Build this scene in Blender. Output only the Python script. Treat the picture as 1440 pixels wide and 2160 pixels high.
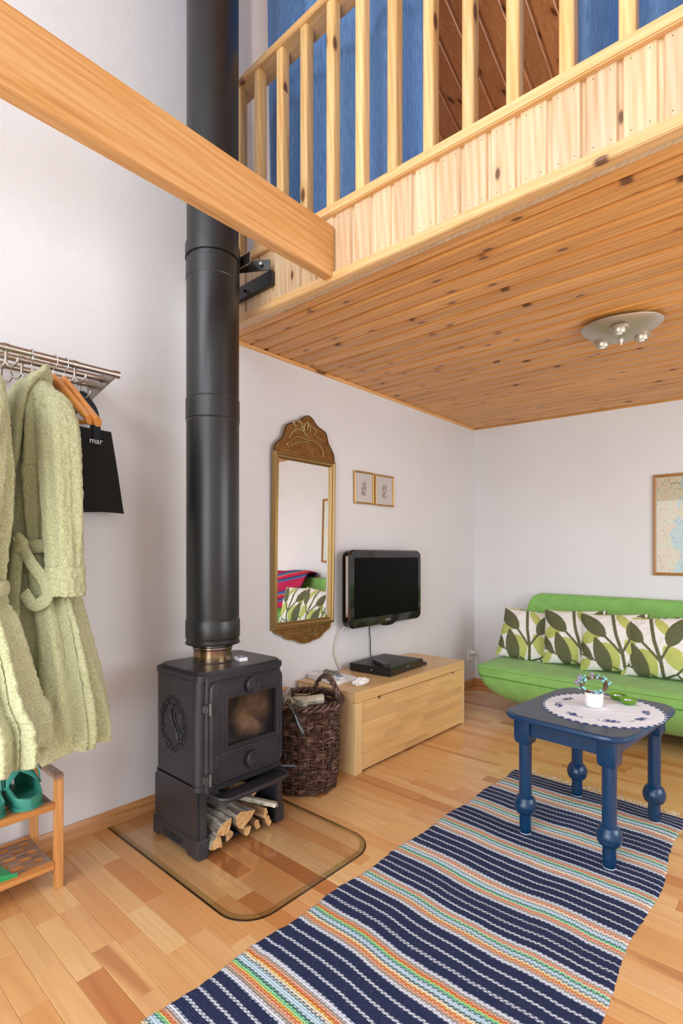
import bpy, bmesh, math, random
from mathutils import Vector, Matrix, noise
import numpy as np
R = random.Random(7)
S = bpy.context.scene
for o in list(bpy.data.objects): bpy.data.objects.remove(o)
# ---------------- camera -----------------
cam = bpy.data.cameras.new('camera'); camo = bpy.data.objects.new('camera', cam)
S.collection.objects.link(camo); S.camera = camo
TH = math.atan((1714-720)/1110.0)
camo.location = (2.317, 0.0, 1.2); camo.rotation_euler = (math.pi/2, 0, TH)
cam.sensor_fit = 'HORIZONTAL'; cam.sensor_width = 36; cam.lens = 1110/1440*36
cam.shift_y = (1170-1080)/1440.0; cam.clip_start = 0.05
# ---------------- world / lights / exposure -----------------
W = bpy.data.worlds.new('world'); S.world = W; W.use_nodes = True
wn = W.node_tree.nodes; wl_ = W.node_tree.links
bg = wn['Background']; bg.inputs[0].default_value = (0.86, 0.93, 1.0, 1); bg.inputs[1].default_value = 1.3
def area(name, loc, rot, sx, sy, energy, col):
    l = bpy.data.lights.new(name, 'AREA'); l.shape = 'RECTANGLE'; l.size = sx; l.size_y = sy
    l.energy = energy; l.color = col
    o = bpy.data.objects.new(name, l); S.collection.objects.link(o); o.location = loc; o.rotation_euler = rot
    return o
H90 = math.pi/2
area('daylight_low_window', (1.7, -1.86, 1.15), (H90, 0, 0), 3.0, 2.0, 96, (0.885, 0.945, 1.0))
area('daylight_high_window', (1.8, -1.86, 3.45), (H90-0.15, 0, 0), 3.0, 1.3, 80, (0.89, 0.95, 1.0))
area('daylight_side_window', (3.66, 2.4, 1.35), (0, H90, 0), 1.2, 1.6, 32, (0.92, 0.96, 1.0))
area('loft_fill_light', (3.62, 3.1, 3.35), (0, H90, 0), 0.7, 0.9, 30, (1.0, 0.97, 0.93))  # unseen source, there to brighten the loft's roof boards
S.view_settings.view_transform = 'Standard'; S.view_settings.look = 'None'
S.view_settings.gamma = 1; S.view_settings.use_curve_mapping = False
S.view_settings.exposure = 0.06

# ---------------- materials -----------------
def lin(c):
    c = c.lstrip('#'); v = [int(c[i:i+2], 16)/255 for i in (0, 2, 4)]
    return tuple(x/12.92 if x <= 0.04045 else ((x+0.055)/1.055)**2.4 for x in v) + (1,)
class NT:
    def __init__(s, name):
        s.m = bpy.data.materials.new(name); s.m.use_nodes = True; s.t = s.m.node_tree; s.n = s.t.nodes
        s.b = s.n['Principled BSDF']; s.out = s.n['Material Output']
    def new(s, typ, **kw):
        n = s.n.new(typ)
        for k, v in kw.items():
            if k.startswith('i_'):
                n.inputs[int(k[2:])].default_value = v
            else: setattr(n, k, v)
        return n
    def l(s, a, b): s.t.links.new(a, b)
    def ramp(s, fac, stops, interp='LINEAR'):
        r = s.new('ShaderNodeValToRGB'); e = r.color_ramp.elements; r.color_ramp.interpolation = interp
        while len(e) < len(stops): e.new(0.5)
        for i, (p, c) in enumerate(stops):
            e[i].position = p; e[i].color = c if not isinstance(c, str) else lin(c)
        s.l(fac, r.inputs[0]); return r.outputs[0]
    def math(s, op, a, b=None, clamp=False):
        n = s.new('ShaderNodeMath', operation=op); n.use_clamp = clamp
        for i, x in enumerate((a, b)):
            if x is None: continue
            if isinstance(x, (int, float)): n.inputs[i].default_value = x
            else: s.l(x, n.inputs[i])
        return n.outputs[0]
    def mix(s, f, a, b, mode='MIX'):
        n = s.new('ShaderNodeMix', data_type='RGBA', blend_type=mode)
        for i, x in ((0, f), (6, a), (7, b)):
            if isinstance(x, str): x = lin(x)
            if isinstance(x, (int, float, tuple)): n.inputs[i].default_value = x
            else: s.l(x, n.inputs[i])
        return n.outputs[2]
    def coord(s, scale=(1, 1, 1), rnd=0.0, kind='Object', rot=(0, 0, 0)):
        tc = s.new('ShaderNodeTexCoord'); v = tc.outputs[kind]
        if rnd:
            oi = s.new('ShaderNodeObjectInfo'); gi = s.new('ShaderNodeNewGeometry')
            r = s.math('MULTIPLY', oi.outputs['Random'], rnd); r2 = s.math('MULTIPLY', gi.outputs['Random Per Island'], rnd*1.7)
            cx = s.new('ShaderNodeCombineXYZ'); s.l(r, cx.inputs[0]); s.l(s.math('ADD', r, r2), cx.inputs[1]); s.l(r2, cx.inputs[2])
            a = s.new('ShaderNodeVectorMath', operation='ADD'); s.l(v, a.inputs[0]); s.l(cx.outputs[0], a.inputs[1]); v = a.outputs[0]
        mp = s.new('ShaderNodeMapping'); mp.inputs['Scale'].default_value = scale; mp.inputs['Rotation'].default_value = rot
        s.l(v, mp.inputs['Vector']); return mp.outputs[0]
    def noise(s, v, scale=5, detail=3, rough=0.5, dist=0):
        n = s.new('ShaderNodeTexNoise'); n.inputs['Scale'].default_value = scale; n.inputs['Detail'].default_value = detail
        n.inputs['Roughness'].default_value = rough; n.inputs['Distortion'].default_value = dist
        s.l(v, n.inputs['Vector']); return n.outputs[0]
    def bump(s, h, strength=0.3, dist=0.002):
        b = s.new('ShaderNodeBump'); b.inputs['Strength'].default_value = strength; b.inputs['Distance'].default_value = dist
        s.l(h, b.inputs['Height']); s.l(b.outputs[0], s.b.inputs['Normal'])
    def set(s, **kw):
        for k, v in kw.items():
            k = k.replace('_', ' '); i = s.b.inputs[k]
            if isinstance(v, str): v = lin(v)
            if isinstance(v, (int, float, tuple)): i.default_value = v
            else: s.l(v, i)
        return s

def flat(name, col, rough=0.5, metal=0.0, bumpscale=0, bstr=0.2, var=0.0, **kw):
    n = NT(name); c = lin(col) if isinstance(col, str) else col
    v = n.coord(); f = n.noise(v, 3 if not var else 6, 4)
    d = tuple(x*(1-max(var, 0.04)) for x in c[:3]) + (1,); e = tuple(min(1, x*(1+max(var, 0.04))) for x in c[:3]) + (1,)
    n.set(Base_Color=n.ramp(f, [(0.3, d), (0.7, e)]), Roughness=rough, Metallic=metal)
    for k, x in kw.items(): n.b.inputs[k.replace('_', ' ')].default_value = x
    if bumpscale: n.bump(n.noise(n.coord(), bumpscale, 3), bstr, 0.002)
    return n.m

def pine(name, ax, light, mid, dark, knot='#5a3015', knots=0.5, rough=0.42, coat=0.25, wave=0.12, nrm=None, kr=0.10, ks=1.0):
    n = NT(name)
    sc = [22, 22, 22]; sc[ax] = 1.3
    v = n.coord(tuple(sc), 9.0)
    g = n.noise(v, 1.0, 5, 0.6, 0.8)
    sc2 = [90, 90, 90]; sc2[ax] = 2.0
    g2 = n.noise(n.coord(tuple(sc2), 9.0), 1.2, 2)
    sc3 = [7, 7, 7]; sc3[ax] = 0.5
    w = n.new('ShaderNodeTexWave'); w.wave_type = 'BANDS'; w.bands_direction = 'DIAGONAL'
    w.inputs['Scale'].default_value = 3.2; w.inputs['Distortion'].default_value = 5.0; w.inputs['Detail'].default_value = 1.5; w.inputs['Detail Scale'].default_value = 0.8
    n.l(n.coord(tuple(sc3), 9.0), w.inputs['Vector'])
    f = n.math('ADD', n.math('MULTIPLY', g, 0.55), n.math('ADD', n.math('MULTIPLY', w.outputs[1], wave), n.math('MULTIPLY', g2, 0.45-wave)))
    c = n.ramp(f, [(0.30, dark), (0.48, mid), (0.66, light)])
    # knots
    kc = n.coord((1, 1, 1), 9.0); sx = n.new('ShaderNodeSeparateXYZ'); n.l(kc, sx.inputs[0]); oth = [q for q in (0, 1, 2) if q != ax]
    cx = n.new('ShaderNodeCombineXYZ'); n.l(n.math('MULTIPLY', sx.outputs[ax], 4.4*ks), cx.inputs[0])
    n.l(n.math('MULTIPLY', n.math('ADD', sx.outputs[oth[0]], sx.outputs[oth[1]]), 10.5*ks), cx.inputs[1])
    vo = n.new('ShaderNodeTexVoronoi'); vo.voronoi_dimensions = '2D'; vo.inputs['Scale'].default_value = 1.0; n.l(cx.outputs[0], vo.inputs['Vector'])
    sep = n.new('ShaderNodeSeparateColor'); n.l(vo.outputs['Color'], sep.inputs[0])
    sel = n.math('LESS_THAN', sep.outputs[0], knots)
    k = n.ramp(vo.outputs['Distance'], [(0.0, (1, 1, 1, 1)), (kr*0.6, (1, 1, 1, 1)), (kr*1.1, (0, 0, 0, 1))])
    halo = n.ramp(vo.outputs['Distance'], [(kr*0.7, (1, 1, 1, 1)), (kr*2.8, (0, 0, 0, 1))])
    c = n.mix(n.math('MULTIPLY', n.math('MULTIPLY', halo, sel), 0.5), c, dark)
    c = n.mix(n.math('MULTIPLY', n.math('MULTIPLY', k, sel), 0.9), c, knot)
    oi = n.new('ShaderNodeObjectInfo')
    hv = n.new('ShaderNodeHueSaturation'); n.l(c, hv.inputs['Color'])
    n.l(n.math('ADD', n.math('MULTIPLY', oi.outputs['Random'], 0.22), 0.89), hv.inputs['Value'])
    n.set(Base_Color=hv.outputs[0], Roughness=rough, Coat_Weight=coat, Coat_Roughness=0.3)
    n.bump(g2, 0.08, 0.001)
    return n.m
def sheen_cloth(name, col, rough=0.9, sc=900, b=0.3, var=0.12, sheen=0.4):
    n = NT(name); c = lin(col)
    f = n.noise(n.coord(), 14, 4)
    n.set(Base_Color=n.ramp(f, [(0.25, tuple(x*(1-var) for x in c[:3])+(1,)), (0.75, tuple(min(1, x*(1+var)) for x in c[:3])+(1,))]), Roughness=rough, Sheen_Weight=sheen, Sheen_Roughness=0.5)
    n.bump(n.noise(n.coord(), sc, 2), b, 0.002); return n.m
def vcol(name, rough=0.8, attr='Col', sc=700, b=0.15, coat=0):
    n = NT(name); a = n.new('ShaderNodeAttribute', attribute_name=attr)
    n.set(Base_Color=a.outputs['Color'], Roughness=rough, Coat_Weight=coat); n.bump(n.noise(n.coord(), sc, 2), b, 0.001); return n.m
def glassy(name, tint, gl=0.06, rough=0.02, ior=1.5):
    n = NT(name); n.n.remove(n.b)
    tr = n.new('ShaderNodeBsdfTransparent'); tr.inputs[0].default_value = lin(tint)
    g = n.new('ShaderNodeBsdfGlossy'); g.inputs['Roughness'].default_value = rough
    lw = n.new('ShaderNodeLayerWeight'); lw.inputs[0].default_value = 0.5
    fo = n.math('ADD', n.math('MULTIPLY', n.math('POWER', lw.outputs['Facing'], 5.0), 0.40), gl)
    m = n.new('ShaderNodeMixShader'); n.l(fo, m.inputs[0]); n.l(tr.outputs[0], m.inputs[1]); n.l(g.outputs[0], m.inputs[2])
    n.l(m.outputs[0], n.out.inputs[0]); return n.m

M = {}
# wallpaper
n = NT('wallpaper'); v = n.coord((1, 1, 1)); n.set(Base_Color=n.ramp(n.noise(v, 2, 2), [(0.3, '#e3e1e3'), (0.7, '#e7e6e9')]), Roughness=0.85)
vo = n.new('ShaderNodeTexVoronoi'); vo.inputs['Scale'].default_value = 170; n.l(n.coord((1, 1, 1.4)), vo.inputs['Vector']); n.bump(vo.outputs[0], 0.28, 0.002); M['wall'] = n.m
PL, PM, PD = '#e2ab6c', '#d0914c', '#b4733a'
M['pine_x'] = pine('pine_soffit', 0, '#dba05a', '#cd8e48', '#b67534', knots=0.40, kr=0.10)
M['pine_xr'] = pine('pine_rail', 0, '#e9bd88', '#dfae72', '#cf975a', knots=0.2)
M['pine_y'] = pine('pine_beam', 1, '#e6b178', '#db9f5e', '#c58444', knots=0.12, wave=0.1, kr=.13, ks=.55)
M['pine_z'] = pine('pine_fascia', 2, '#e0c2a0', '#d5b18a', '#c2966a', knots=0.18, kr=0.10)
M['pine_zb'] = pine('pine_baluster', 2, '#ebc691', '#e0b375', '#cd9756', knots=0.35, coat=0.35, kr=0.13, ks=.8)
M['pine_roof'] = pine('pine_roof', 1, '#cb9365', '#be8353', '#a86b3e', knots=0.4, kr=0.13, wave=0.05)
M['pine_base'] = pine('pine_baseboard', 1, '#dba670', '#cb9158', '#ad733e', knots=0.06)
M['pine_basex'] = pine('pine_baseboard_x', 0, '#d29a62', '#c0824a', '#a0642f', knots=0.06)
M['birch_y'] = pine('birch_block', 1, '#e6c18a', '#dfb67c', '#d3a668', knots=0.03, rough=0.4, wave=0.05)
M['birch_x'] = pine('birch_side', 2, '#ebcd9b', '#e5c490', '#dbb57c', knots=0.0, rough=0.4, wave=0.05)
M['rack_wood'] = pine('acacia_rack', 2, '#dba56b', '#cc8f52', '#b27740', knots=0.0, coat=0.1)
M['rack_wood_x'] = pine('acacia_rack_rail', 1, '#d99d5e', '#ca8646', '#ad6c35', knots=0.0, coat=0.1)
M['rack_grey'] = pine('weathered_acacia', 1, '#a48874', '#927360', '#7a5b48', knots=0.0, coat=0.0)
# parquet
n = NT('parquet'); oi = n.new('ShaderNodeObjectInfo'); gi = n.new('ShaderNodeNewGeometry')
rr = n.math('FRACT', n.math('ADD', n.math('MULTIPLY', oi.outputs['Random'], 7.31), gi.outputs['Random Per Island']))
basec = n.ramp(rr, [(0.0, '#dfab70'), (0.25, '#e3b57c'), (0.45, '#d9a067'), (0.62, '#d2945a'), (0.8, '#e6be88'), (0.93, '#c9864e'), (1.0, '#b26f3e')])
g = n.noise(n.coord((1.6, 30, 30), 11.0), 1.0, 4, 0.6, 1.2)
w = n.new('ShaderNodeTexWave'); w.bands_direction = 'Y'; w.inputs['Scale'].default_value = 3.0; w.inputs['Distortion'].default_value = 9; w.inputs['Detail'].default_value = 2; w.inputs['Detail Scale'].default_value = 0.7
n.l(n.coord((0.7, 5, 5), 11.0), w.inputs['Vector'])
c1 = n.mix(n.ramp(g, [(0.33, (0.32,)*3+(1,)), (0.6, (0, 0, 0, 1))]), basec, '#b87a46')
st = n.ramp(n.noise(n.coord((0.5, 11, 11), 11.0), 1.0, 2, 0.5, 0.6), [(0.62, (0, 0, 0, 1)), (0.70, (0.7,)*3+(1,))])
c2 = n.mix(st, c1, '#a9653a')
n.set(Base_Color=n.mix(n.math('MULTIPLY', w.outputs[1], 0.12), c2, '#c98f58'), Roughness=0.3, Coat_Weight=0.35, Coat_Roughness=0.16)
M['parquet'] = n.m
M['joint'] = flat('floor_joint', '#7d5230', 0.8)
M['black_steel'] = flat('black_painted_steel', '#161619', 0.36, 0.0, Specular_IOR_Level=0.6)
n = NT('cast_iron'); n.set(Base_Color=n.ramp(n.noise(n.coord(), 9, 5), [(0.3, '#333236'), (0.7, '#3d3b40')]), Roughness=0.36, Metallic=0.45); n.bump(n.noise(n.coord(), 420, 3), 0.28, 0.0012); M['iron'] = n.m
M['iron_dark'] = flat('sooted_iron', '#201e1e', 0.7)
n = NT('heat_tinted_steel'); sp = n.new('ShaderNodeSeparateXYZ'); n.l(n.coord(), sp.inputs[0])
hh = n.math('ADD', n.math('MULTIPLY', sp.outputs[2], 9.0), n.math('MULTIPLY', n.noise(n.coord(), 14, 3), 0.35))
n.set(Base_Color=n.ramp(hh, [(0.0, '#a98f6e'), (0.12, '#92745e'), (0.28, '#7d6257'), (0.40, '#a9a5a6'), (0.8, '#8f8c90')]), Roughness=0.2, Metallic=1.0); M['heat'] = n.m
M['chrome'] = flat('chrome', '#c9c9cb', 0.15, 1.0)
M['brushed'] = flat('brushed_nickel', '#c2baab', 0.42, 0.85)
M['alu'] = flat('worn_aluminium', '#b6aea6', 0.32, 1.0, var=0.12)
M['alu_dark'] = flat('dull_steel', '#6f6e70', 0.35, 0.8)
M['brass'] = flat('gilt_frame', '#a68858', 0.38, 0.8)
M['gold'] = flat('pale_gold_frame', '#c9a468', 0.35, 0.7)
n = NT('embossed_bronze'); n.set(Base_Color=n.ramp(n.noise(n.coord(), 30, 4), [(0.35, '#80592f'), (0.65, '#9a703f')]), Roughness=0.45, Metallic=0.75); n.bump(n.noise(n.coord(), 90, 3), 0.25, 0.002); M['bronze'] = n.m
M['bronze_hi'] = flat('worn_bronze_relief', '#b09c6c', 0.4, 0.8)
n = NT('mirror_silver'); n.set(Base_Color=(0.9, 0.9, 0.89, 1), Metallic=1.0, Roughness=0.01); M['mirror'] = n.m
M['glass_plate'] = glassy('hearth_glass', '#fdfdfd', gl=0.06)
M['glass_edge'] = glassy('hearth_glass_edge', '#dcdfd6', gl=0.07, rough=0.08)
M['glass_rim'] = glassy('hearth_glass_rim', '#4d524a', gl=0.12, rough=0.1)
M['pane'] = glassy('picture_glass', '#fbfbfb', gl=0.02)
n = NT('sooty_stove_glass'); f = n.noise(n.coord((1, 1, 1)), 6, 6, 0.65, 0.2)
cc = n.ramp(f, [(0.30, '#1a1411'), (0.46, '#3f3026'), (0.60, '#6b523d'), (0.8, '#7d634a')])
spx = n.new('ShaderNodeSeparateXYZ'); n.l(n.coord(), spx.inputs[0])
gr = n.new('ShaderNodeVectorMath', operation='LENGTH'); vm = n.coord((0, 8.5, 9.5)); n.l(vm, gr.inputs[0])
edge = n.ramp(gr.outputs['Value'], [(0.45, (0, 0, 0, 1)), (0.95, (1, 1, 1, 1))])
n.set(Base_Color=n.mix(edge, cc, '#15110f'), Roughness=0.12, Coat_Weight=0.3); M['soot_glass'] = n.m
M['black_gloss'] = flat('piano_black', '#0b0c0c', 0.12, Coat_Weight=0.5)
M['screen'] = flat('matt_screen', '#020203', 0.4, Specular_IOR_Level=0.1)
M['black_plastic'] = flat('black_plastic', '#151517', 0.42)
M['grey_print'] = flat('grey_lettering', '#a9abae', 0.5)
M['white_print'] = flat('white_lettering', '#e6e6e6', 0.6)
M['white_plastic'] = flat('white_plastic', '#e9e7e3', 0.4)
M['cream_cord'] = flat('cream_cord', '#d8d2c4', 0.5)
M['blue_paint'] = flat('blue_gloss_paint', '#043459', 0.3, Coat_Weight=0.15, var=0.06)
M['blue_top'] = flat('worn_blue_top', '#2e3c4f', 0.42, Coat_Weight=0.2, var=0.08)
M['green_suede'] = sheen_cloth('green_suede', '#86ba62', sc=250, b=0.06, var=0.12, sheen=0.12)
M['green_seam_shade'] = flat('green_seam_shade', '#568a34', 0.9)  # shadow along the seat seam, put into a darker green
n = NT('denim_blue'); v = n.coord((520, 520, 16)); f = n.noise(v, 1.0, 3, 0.6)
n.set(Base_Color=n.ramp(f, [(0.3, '#4a6c9d'), (0.5, '#5b80b2'), (0.7, '#7d9dc8')]), Roughness=0.9); M['denim'] = n.m
n = NT('terry_towel'); f = n.noise(n.coord(), 230, 3, 0.7)
n.set(Base_Color=n.ramp(f, [(0.25, '#9c9a62'), (0.5, '#cdce9c'), (0.72, '#ecedd0')]), Roughness=1.0, Sheen_Weight=0.3); n.bump(f, 0.9, 0.006); M['terry'] = n.m  # shade and light of the pile put into the noise colours
M['cotton_black'] = sheen_cloth('black_cotton', '#0d0d0e', sc=900, sheen=0.1)
M['strap'] = sheen_cloth('navy_black_webbing', '#181c26', sc=900, sheen=0.2)
n = NT('hanger_wood'); n.set(Base_Color=n.ramp(n.noise(n.coord((3, 40, 40)), 1, 3), [(0.3, '#c47a34'), (0.7, '#dc9548')]), Roughness=0.22, Coat_Weight=0.5); M['hanger'] = n.m
n = NT('willow'); n.set(Base_Color=n.ramp(n.noise(n.coord((25, 25, 40)), 1, 4, 0.7), [(0.3, '#2b1b15'), (0.5, '#4c3228'), (0.66, '#856759')]), Roughness=0.5); n.bump(n.noise(n.coord(), 260, 2), 0.3, 0.001); M['willow'] = n.m
n = NT('birch_bark'); n.set(Base_Color=n.ramp(n.noise(n.coord((3, 30, 30), 5.0), 1.2, 5, 0.7), [(0.32, '#3b2a21'), (0.5, '#8b8174'), (0.62, '#cfc8bb')]), Roughness=0.85); n.bump(n.noise(n.coord(), 60, 4), 0.7, 0.006); M['bark'] = n.m
n = NT('split_wood'); n.set(Base_Color=n.ramp(n.noise(n.coord((5, 60, 60), 5.0), 1, 4, 0.6), [(0.3, '#a9763f'), (0.5, '#cda069'), (0.7, '#dcbc8d')]), Roughness=0.8); n.bump(n.noise(n.coord((4, 60, 60)), 1, 4), 0.6, 0.005); M['split'] = n.m
n = NT('grey_birch_split'); n.set(Base_Color=n.ramp(n.noise(n.coord((50, 8, 50), 5.0), 1, 4, 0.7), [(0.36, '#8d8471'), (0.5, '#c9c1ac'), (0.7, '#ded8c6')]), Roughness=0.85); n.bump(n.noise(n.coord((60, 8, 60)), 1, 4), 0.6, 0.004); M['split_grey'] = n.m
n = NT('weathered_split'); n.set(Base_Color=n.ramp(n.noise(n.coord((5, 45, 45), 5.0), 1, 5, 0.7), [(0.32, '#4d3828'), (0.5, '#94714f'), (0.68, '#c39d70')]), Roughness=0.85); n.bump(n.noise(n.coord((4, 60, 60)), 1, 5), 0.9, 0.008); M['split_dark'] = n.m
M['clog'] = flat('green_foam', '#3b8f7e', 0.45, bumpscale=300, bstr=0.05)
M['clog_in'] = flat('green_foam_dark', '#1d594d', 0.6)
M['green_plastic'] = flat('green_plastic', '#2a9c5a', 0.35)
M['ceramic'] = flat('white_ceramic', '#ecebe6', 0.35, bumpscale=55, bstr=0.9)
M['twig'] = flat('brown_twig', '#6d4a38', 0.7, var=0.2)
M['berry_teal'] = flat('teal_berry', '#7fb8b6', 0.25, var=0.3)
M['berry_purple'] = flat('purple_berry', '#9b8aa6', 0.25, var=0.3)
M['lime_glass'] = flat('lime_glass', '#86c22e', 0.05, Transmission_Weight=0.6, IOR=1.4)
M['tin'] = flat('tealight_tin', '#cdd0d0', 0.25, 0.9); M['wax'] = flat('tealight_wax', '#e8eed6', 0.5)
M['paper'] = flat('white_paper', '#e9e8ea', 0.7); M['label_blue'] = flat('blue_label', '#3f68a0', 0.5)
M['paper_bag'] = flat('tissue', '#ecebe8', 0.9, bumpscale=60, bstr=0.6)
M['stick'] = flat('grey_sticks', '#8d857a', 0.8, var=0.3)
M['print'] = vcol('printed_cotton'); M['print_paper'] = vcol('printed_paper', 0.6, b=0.0)
M['woven'] = None
n = NT('rag_weave'); a = n.new('ShaderNodeAttribute', attribute_name='Col')
ck = n.new('ShaderNodeTexWave'); ck.bands_direction = 'X'; ck.inputs['Scale'].default_value = 42; n.l(n.coord(), ck.inputs['Vector'])
ck2 = n.new('ShaderNodeTexWave'); ck2.bands_direction = 'Y'; ck2.inputs['Scale'].default_value = 42; n.l(n.coord(), ck2.inputs['Vector'])
wv = n.math('MULTIPLY', ck.outputs[1], ck2.outputs[1])
spk = n.noise(n.coord(), 330, 2)
spk2 = n.ramp(spk, [(0.66, (0, 0, 0, 1)), (0.78, (0.5,)*3+(1,))])
n.set(Base_Color=n.mix(spk2, a.outputs['Color'], '#d4d8e6'), Roughness=0.95, Sheen_Weight=0.0); n.bump(wv, 0.7, 0.004); M['woven'] = n.m
M['fringe'] = flat('cotton_fringe', '#d9cbb2', 0.95)
M['lawn'] = flat('grass', '#5c8a3a', 0.9, var=0.3)
n = NT('striped_wool'); spx = n.new('ShaderNodeSeparateXYZ'); n.l(n.coord(), spx.inputs[0])
fr = n.math('FRACT', n.math('MULTIPLY', n.math('ADD', spx.outputs[2], n.math('MULTIPLY', spx.outputs[0], 0.25)), 4.3))
n.set(Base_Color=n.ramp(fr, [(0, '#b0174a'), (0.42, '#2f6ba0'), (0.5, '#3a2a55'), (0.56, '#b0174a'), (0.72, '#d2691e'), (0.78, '#2a5f98'), (0.9, '#8a1440')], 'CONSTANT'), Roughness=0.95); M['blanket'] = n.m

# ---------------- mesh helpers -----------------
class MB:
    def __init__(s): s.v = []; s.f = []; s.mi = []; s.col = None
    def add(s, vs, fs, mi=0):
        o = len(s.v); s.v += [tuple(p) for p in vs]; s.f += [tuple(i+o for i in f) for f in fs]; s.mi += [mi]*len(fs); return s
    def box(s, x0, x1, y0, y1, z0, z1, mi=0, sl=0.0):
        v = [(x, y, z-sl*x) for z in (z0, z1) for y in (y0, y1) for x in (x0, x1)]
        return s.add(v, [(0, 2, 3, 1), (4, 5, 7, 6), (0, 1, 5, 4), (2, 6, 7, 3), (0, 4, 6, 2), (1, 3, 7, 5)], mi)
    def loft(s, rings, closed=True, caps=True, mi=0, wrap=False):
        n = len(rings[0]); v = [p for r in rings for p in r]; f = []
        m = len(rings)
        for i in range(m if wrap else m-1):
            j2 = (i+1) % m
            for j in range(n if closed else n-1):
                k = (j+1) % n
                f.append((i*n+j, i*n+k, j2*n+k, j2*n+j))
        if caps and not wrap: f.append(tuple(range(n-1, -1, -1))); f.append(tuple((m-1)*n+i for i in range(n)))
        return s.add(v, f, mi)
    def tube(s, path, r, n=10, mi=0, caps=True, closed=False):
        P = [Vector(p) for p in path]; rings = []
        T0 = None; N = None
        for i, p in enumerate(P):
            if closed: t = (P[(i+1) % len(P)]-P[i-1]).normalized()
            else: t = (P[min(i+1, len(P)-1)]-P[max(i-1, 0)]).normalized()
            if N is None:
                N = t.orthogonal().normalized()
            else:
                N = (N - t*N.dot(t)); N = N.normalized() if N.length > 1e-6 else t.orthogonal().normalized()
            B = t.cross(N); rad = r[i] if isinstance(r, (list, tuple)) else r
            rings.append([p+(N*math.cos(a)+B*math.sin(a))*rad for a in [2*math.pi*k/n for k in range(n)]])
        return s.loft(rings, caps=caps, mi=mi, wrap=closed)
    def lathe(s, prof, c=(0, 0, 0), n=32, mi=0, caps=True):
        return s.loft([[(c[0]+r*math.cos(2*math.pi*k/n), c[1]+r*math.sin(2*math.pi*k/n), c[2]+z) for k in range(n)] for r, z in prof], mi=mi, caps=caps)
    def prism(s, pts, ax, a, b, mi=0):
        def mk(p, t):
            q = list(p); q.insert(ax, t); return tuple(q)
        return s.loft([[mk(p, a) for p in pts], [mk(p, b) for p in pts]], mi=mi)
    def ball(s, c, r, sub=1, mi=0, sc=(1, 1, 1)):
        bm = bmesh.new(); bmesh.ops.create_icosphere(bm, subdivisions=sub, radius=r)
        s.add([(c[0]+v.co.x*sc[0], c[1]+v.co.y*sc[1], c[2]+v.co.z*sc[2]) for v in bm.verts], [tuple(v.index for v in f.verts) for f in bm.faces], mi); bm.free(); return s
    def xf(s, Mx):
        s.v = [tuple(Mx @ Vector(p)) for p in s.v]; return s
def wloc(o):
    v = Vector((0, 0, 0))
    while o is not None: v += o.location; o = o.parent
    return v
def build(name, mb, mats, parent=None, smooth=None, bevel=0, bseg=2, cols=None, recenter=True, local=False, fixn=True):
    me = bpy.data.meshes.new(name)
    V = np.array(mb.v, dtype=float)
    c = (V.min(0)+V.max(0))/2 if recenter else np.zeros(3)
    me.from_pydata([tuple(p) for p in (V-c)], [], mb.f)
    if not isinstance(mats, (list, tuple)): mats = [mats]
    for m in mats: me.materials.append(M[m] if isinstance(m, str) else m)
    me.polygons.foreach_set('material_index', mb.mi)
    if cols is not None:
        a = me.color_attributes.new('Col', 'FLOAT_COLOR', 'POINT'); a.data.foreach_set('color', np.asarray(cols, dtype=np.float32).ravel())
    if fixn or bevel:
        bm = bmesh.new(); bm.from_mesh(me)
        if bevel:
            bmesh.ops.remove_doubles(bm, verts=bm.verts, dist=1e-6)
        bmesh.ops.recalc_face_normals(bm, faces=bm.faces)
        if bevel:
            es = [e for e in bm.edges if len(e.link_faces) == 2 and e.calc_face_angle(0) > 0.5]
            bmesh.ops.bevel(bm, geom=es, offset=bevel, segments=bseg, affect='EDGES', clamp_overlap=True)
        bm.to_mesh(me); bm.free()
    if smooth is not None:
        me.polygons.foreach_set('use_smooth', [True]*len(me.polygons)); me.set_sharp_from_angle(angle=smooth)
    me.update()
    o = bpy.data.objects.new(name, me); S.collection.objects.link(o)
    if parent is not None: o.parent = parent
    base = Vector((0, 0, 0)) if (parent is None or local) else wloc(parent)
    o.location = Vector(c)-base
    return o
def thing(name, label, cat, loc, group=None):
    o = bpy.data.objects.new(name, None); S.collection.objects.link(o); o.location = loc; o.empty_display_size = 0.05
    o['label'] = label; o['category'] = cat
    if group: o['group'] = group
    return o
def tag(o, label, cat, group=None):
    o['label'] = label; o['category'] = cat
    if group: o['group'] = group
    return o
def struct(o): o['kind'] = 'structure'; return o
def stuff(o): o['kind'] = 'stuff'; return o
def rrect(x0, x1, y0, y1, r, k=6):
    out = []
    for cx, cy, a0 in ((x1-r, y1-r, 0), (x0+r, y1-r, 90), (x0+r, y0+r, 180), (x1-r, y0+r, 270)):
        for i in range(k+1):
            a = math.radians(a0+90*i/k); out.append((cx+r*math.cos(a), cy+r*math.sin(a)))
    return out
def catmull(P, k=8, closed=False):
    P = [Vector(p) for p in P]; out = []; n = len(P)
    for i in range(n if closed else n-1):
        p0 = P[(i-1) % n] if closed else P[max(i-1, 0)]; p1 = P[i]; p2 = P[(i+1) % n]; p3 = P[(i+2) % n] if closed else P[min(i+2, n-1)]
        for j in range(k):
            t = j/k; out.append(0.5*((2*p1)+(p2-p0)*t+(2*p0-5*p1+4*p2-p3)*t*t+(3*p1-p0-3*p2+p3)*t**3))
    if not closed: out.append(P[-1])
    return out
def copy_of(o, parent=None):
    c = o.copy(); S.collection.objects.link(c); c.parent = parent
    for ch in o.children: copy_of(ch, c)
    return c
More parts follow.
